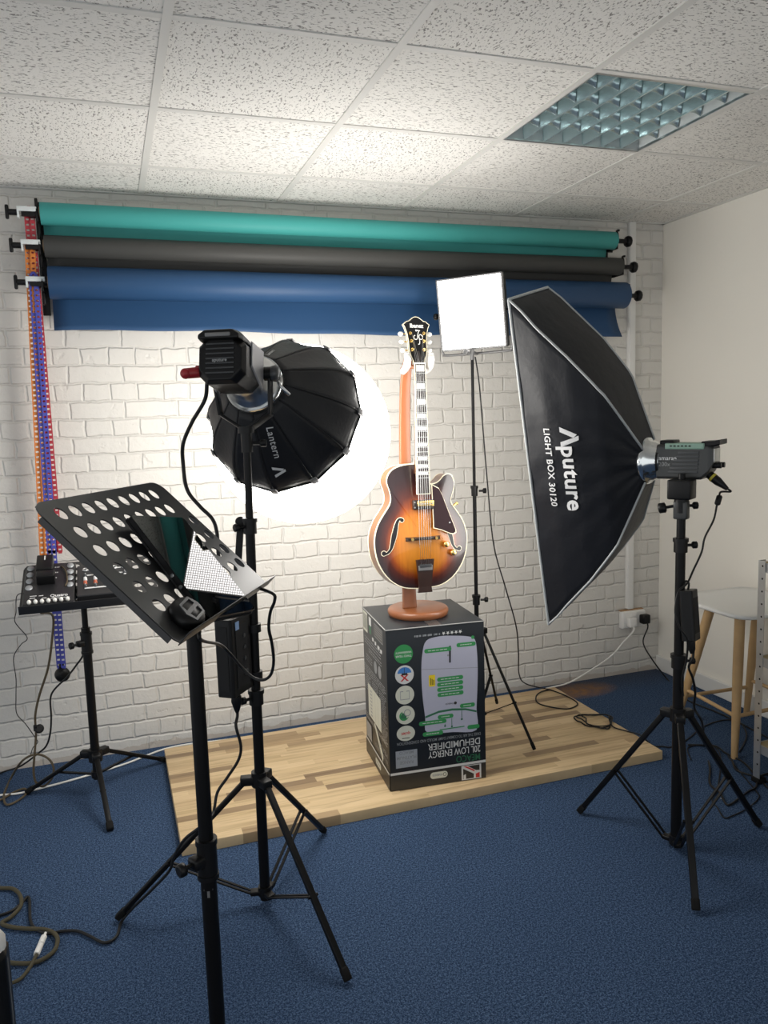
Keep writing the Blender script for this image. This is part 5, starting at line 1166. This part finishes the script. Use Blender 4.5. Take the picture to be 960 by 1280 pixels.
cable('thin_cable', 'thin black cable looping over the carpet between the right stand and the shelves', FLr([(864, 950), (860, 935), (880, 931), (895, 935), (901, 950), (897, 985), (890, 1000), (897, 1010), (905, 1022)], .004)+FLr([(915, 1020), (935, 1010), (948, 998), (946, 990), (925, 965), (910, 945)], .004), .0024, 'cable', 8)
cable('dark_cable', 'black cable curving on the carpet beside the foot of the shelving unit', FLr([(915, 950), (920, 962), (935, 968), (950, 972), (962, 978), (975, 970), (968, 966), (950, 971), (960, 985), (975, 995)], .006), .004, 'cable', 8)
# lantern lead and its control box lead
cable('lantern_cable', 'black cable sagging from the bulky lantern light down behind the foreground stand', [atD(262, 462, 2.2), atD(259, 478, 2.2), atD(256, 500, 2.22), atD(240, 528, 2.24), atD(229, 555, 2.26), atD(229, 580, 2.28), atD(234, 612, 2.28), atD(250, 633, 2.28), atD(265, 648, 2.28), atD(271, 665, 2.28), atD(274, 700, 2.29), atD(283, 735, 2.31), atD(295, 757, 2.325)], .0055, 'cable', 8)
bxq = BX @ V((0, 0, -Lb/2-.06))
cable('power_cable', 'black cable from the power box down the left light stand leg and across the carpet', [BX @ V((0, 0, -Lb/2-.055)), BX @ V((0, 0, -Lb/2-.075)), atD(295, 908, 2.34), atD(301, 932, 2.35), atD(298, 950, 2.36), atD(284, 972, 2.37), atD(272, 990, 2.37), atD(268, 1010, 2.36), atD(264, 1022, 2.33), atD(250, 1034, 2.30), atD(230, 1050, 2.32), atD(217, 1072, 2.34), atD(212, 1088, 2.35), atD(190, 1112, 2.39), atD(166, 1135, 2.42)]+FLr([(152, 1152), (147, 1168), (139, 1176), (128, 1178), (112, 1170), (97, 1164), (78, 1164), (60, 1167), (45, 1161), (38, 1150), (36, 1122), (26, 1130), (14, 1139), (0, 1144), (-25, 1150)], .007), .0045, 'cable', 8)
cable('tablet_cable', 'black cable hanging in a loop under the foreground stand, from tablet to lip', [DK @ V((-.12, -.172, -.02)), DK @ V((-.11, -.185, -.035)), atD(275, 806, 1.78), atD(290, 820, 1.85), atD(300, 832, 1.9), atD(315, 846, 1.9), atD(328, 850, 1.88), atD(338, 844, 1.85), atD(342, 828, 1.8), atD(340, 805, 1.76), atD(336, 785, 1.74), atD(338, 765, 1.72), atD(343, 752, 1.70), atD(341, 742, 1.69), DK @ V((.235, -.16, -.02))], .0036, 'cable', 8)
# mixer stand leads
Dm = 3.2
cable('thin_cable', 'thin kinked black cable hanging off the left end of the rear music stand', [DM @ V((-.235, -.06, .02)), DM @ V((-.262, -.07, .015)), atD(20, 765, 3.18), atD(19, 778, 3.18), atD(34, 797, 3.18), atD(26, 806, 3.2), atD(17, 822, 3.2), atD(20, 848, 3.22), atD(20, 872, 3.22), atD(21, 892, 3.24), atD(32, 905, 3.26), atD(44, 922, 3.28), atD(47, 928, 3.28), atD(41, 935, 3.3), atD(38, 945, 3.3)], .0018, 'cable', 6)
cable('instrument_cable', 'brown cable dropping from under the rear music stand and looping on the carpet', [DM @ V((-.175, -.172, -.004)), atD(66, 770, 3.12), atD(65, 800, 3.14), atD(60, 835, 3.18), atD(49, 870, 3.22), atD(44, 895, 3.24), atD(45, 918, 3.25), atD(43, 945, 3.25), atD(42, 965, 3.26), atD(45, 978, 3.27), atD(54, 983, 3.28), atD(64, 974, 3.29), atD(67, 960, 3.29), atD(60, 948, 3.29), atD(45, 943, 3.28), atD(28, 951, 3.27)]+FLr([(14, 972), (6, 990), (5, 1000), (9, 1006), (20, 1002), (32, 993), (31, 986), (18, 990), (4, 998), (-12, 1005)], .007), .0046, 'brown_cable', 8)
cable('mixer_cable', 'black cable from the rear stand clamp sagging left down to the carpet', [atD(104, 800, 3.2), atD(104, 818, 3.2), atD(95, 832, 3.2), atD(84, 846, 3.2), atD(68, 862, 3.22), atD(63, 874, 3.24), atD(64, 895, 3.25), atD(63, 915, 3.26), atD(58, 932, 3.28), atD(46, 943, 3.30), atD(25, 958, 3.33)]+[atZ(-2, 978, .007)+V((0, .1, 0)), V((-.7, -.15, .007))], .0038, 'cable', 8)
cm = atD(49, 911, 3.22); o = thing('cable_winder', 'small round black cable winder clipped on the brown cable under the rear stand', 'cable winder', cm)
mb = MB(); mb.lathe([(-.005, .012), (-.004, .018), (.004, .018), (.005, .012)], look(cm, (.3, -1, .5)), 20); mb.build('disc', 'blackp', o)
mb = MB(); mb.box(cm+V((-.014, 0, .006)), (.014, .014, .026), bev=.004); mb.build('clip', 'blackp', o)
cable('braided_cable', 'thick olive braided cable looping on the carpet in the bottom left corner', FLr([(-25, 1108), (0, 1110), (16, 1111), (25, 1119), (26, 1132), (14, 1146), (2, 1154), (16, 1159), (36, 1161), (56, 1162), (68, 1167), (72, 1175), (68, 1188), (54, 1199), (38, 1204), (20, 1204), (8, 1203), (-15, 1204)], .009), .0062, 'olive', 8)
jk = FLr([(14, 1229), (25, 1224), (34, 1214), (41, 1203), (46, 1192)], .012); q = cable('jack_lead', 'olive braided lead ending in a white jack plug beside the looping cable', jk, .0052, 'olive', 6)
a, b = jk[-1], atZ(57, 1166, .012); mb = MB(); e = (b-a).normalized(); mb.cyl(a-e*.004, a+e*(b-a).length*.42, .0085, n=14); mb.cyl(a+e*(b-a).length*.45, a+e*(b-a).length*.8, .0085, n=14); mb.cyl(a+e*(b-a).length*.3, b, .0038, n=12); mb.build('white_plug', 'white', q)

# ================================================================== light
w = bpy.data.worlds.new('world'); sc.world = w; w.use_nodes = True
bg = w.node_tree.nodes['Background']; bg.inputs[0].default_value = (.95, .98, 1, 1); bg.inputs[1].default_value = 1.0
sc.view_settings.view_transform = 'Standard'; sc.view_settings.look = 'None'; sc.view_settings.gamma = 1; sc.view_settings.use_curve_mapping = False
sc.view_settings.exposure = 0.
sc.cycles.use_denoising = True; sc.cycles.max_bounces = 8; sc.cycles.sample_clamp_indirect = 6
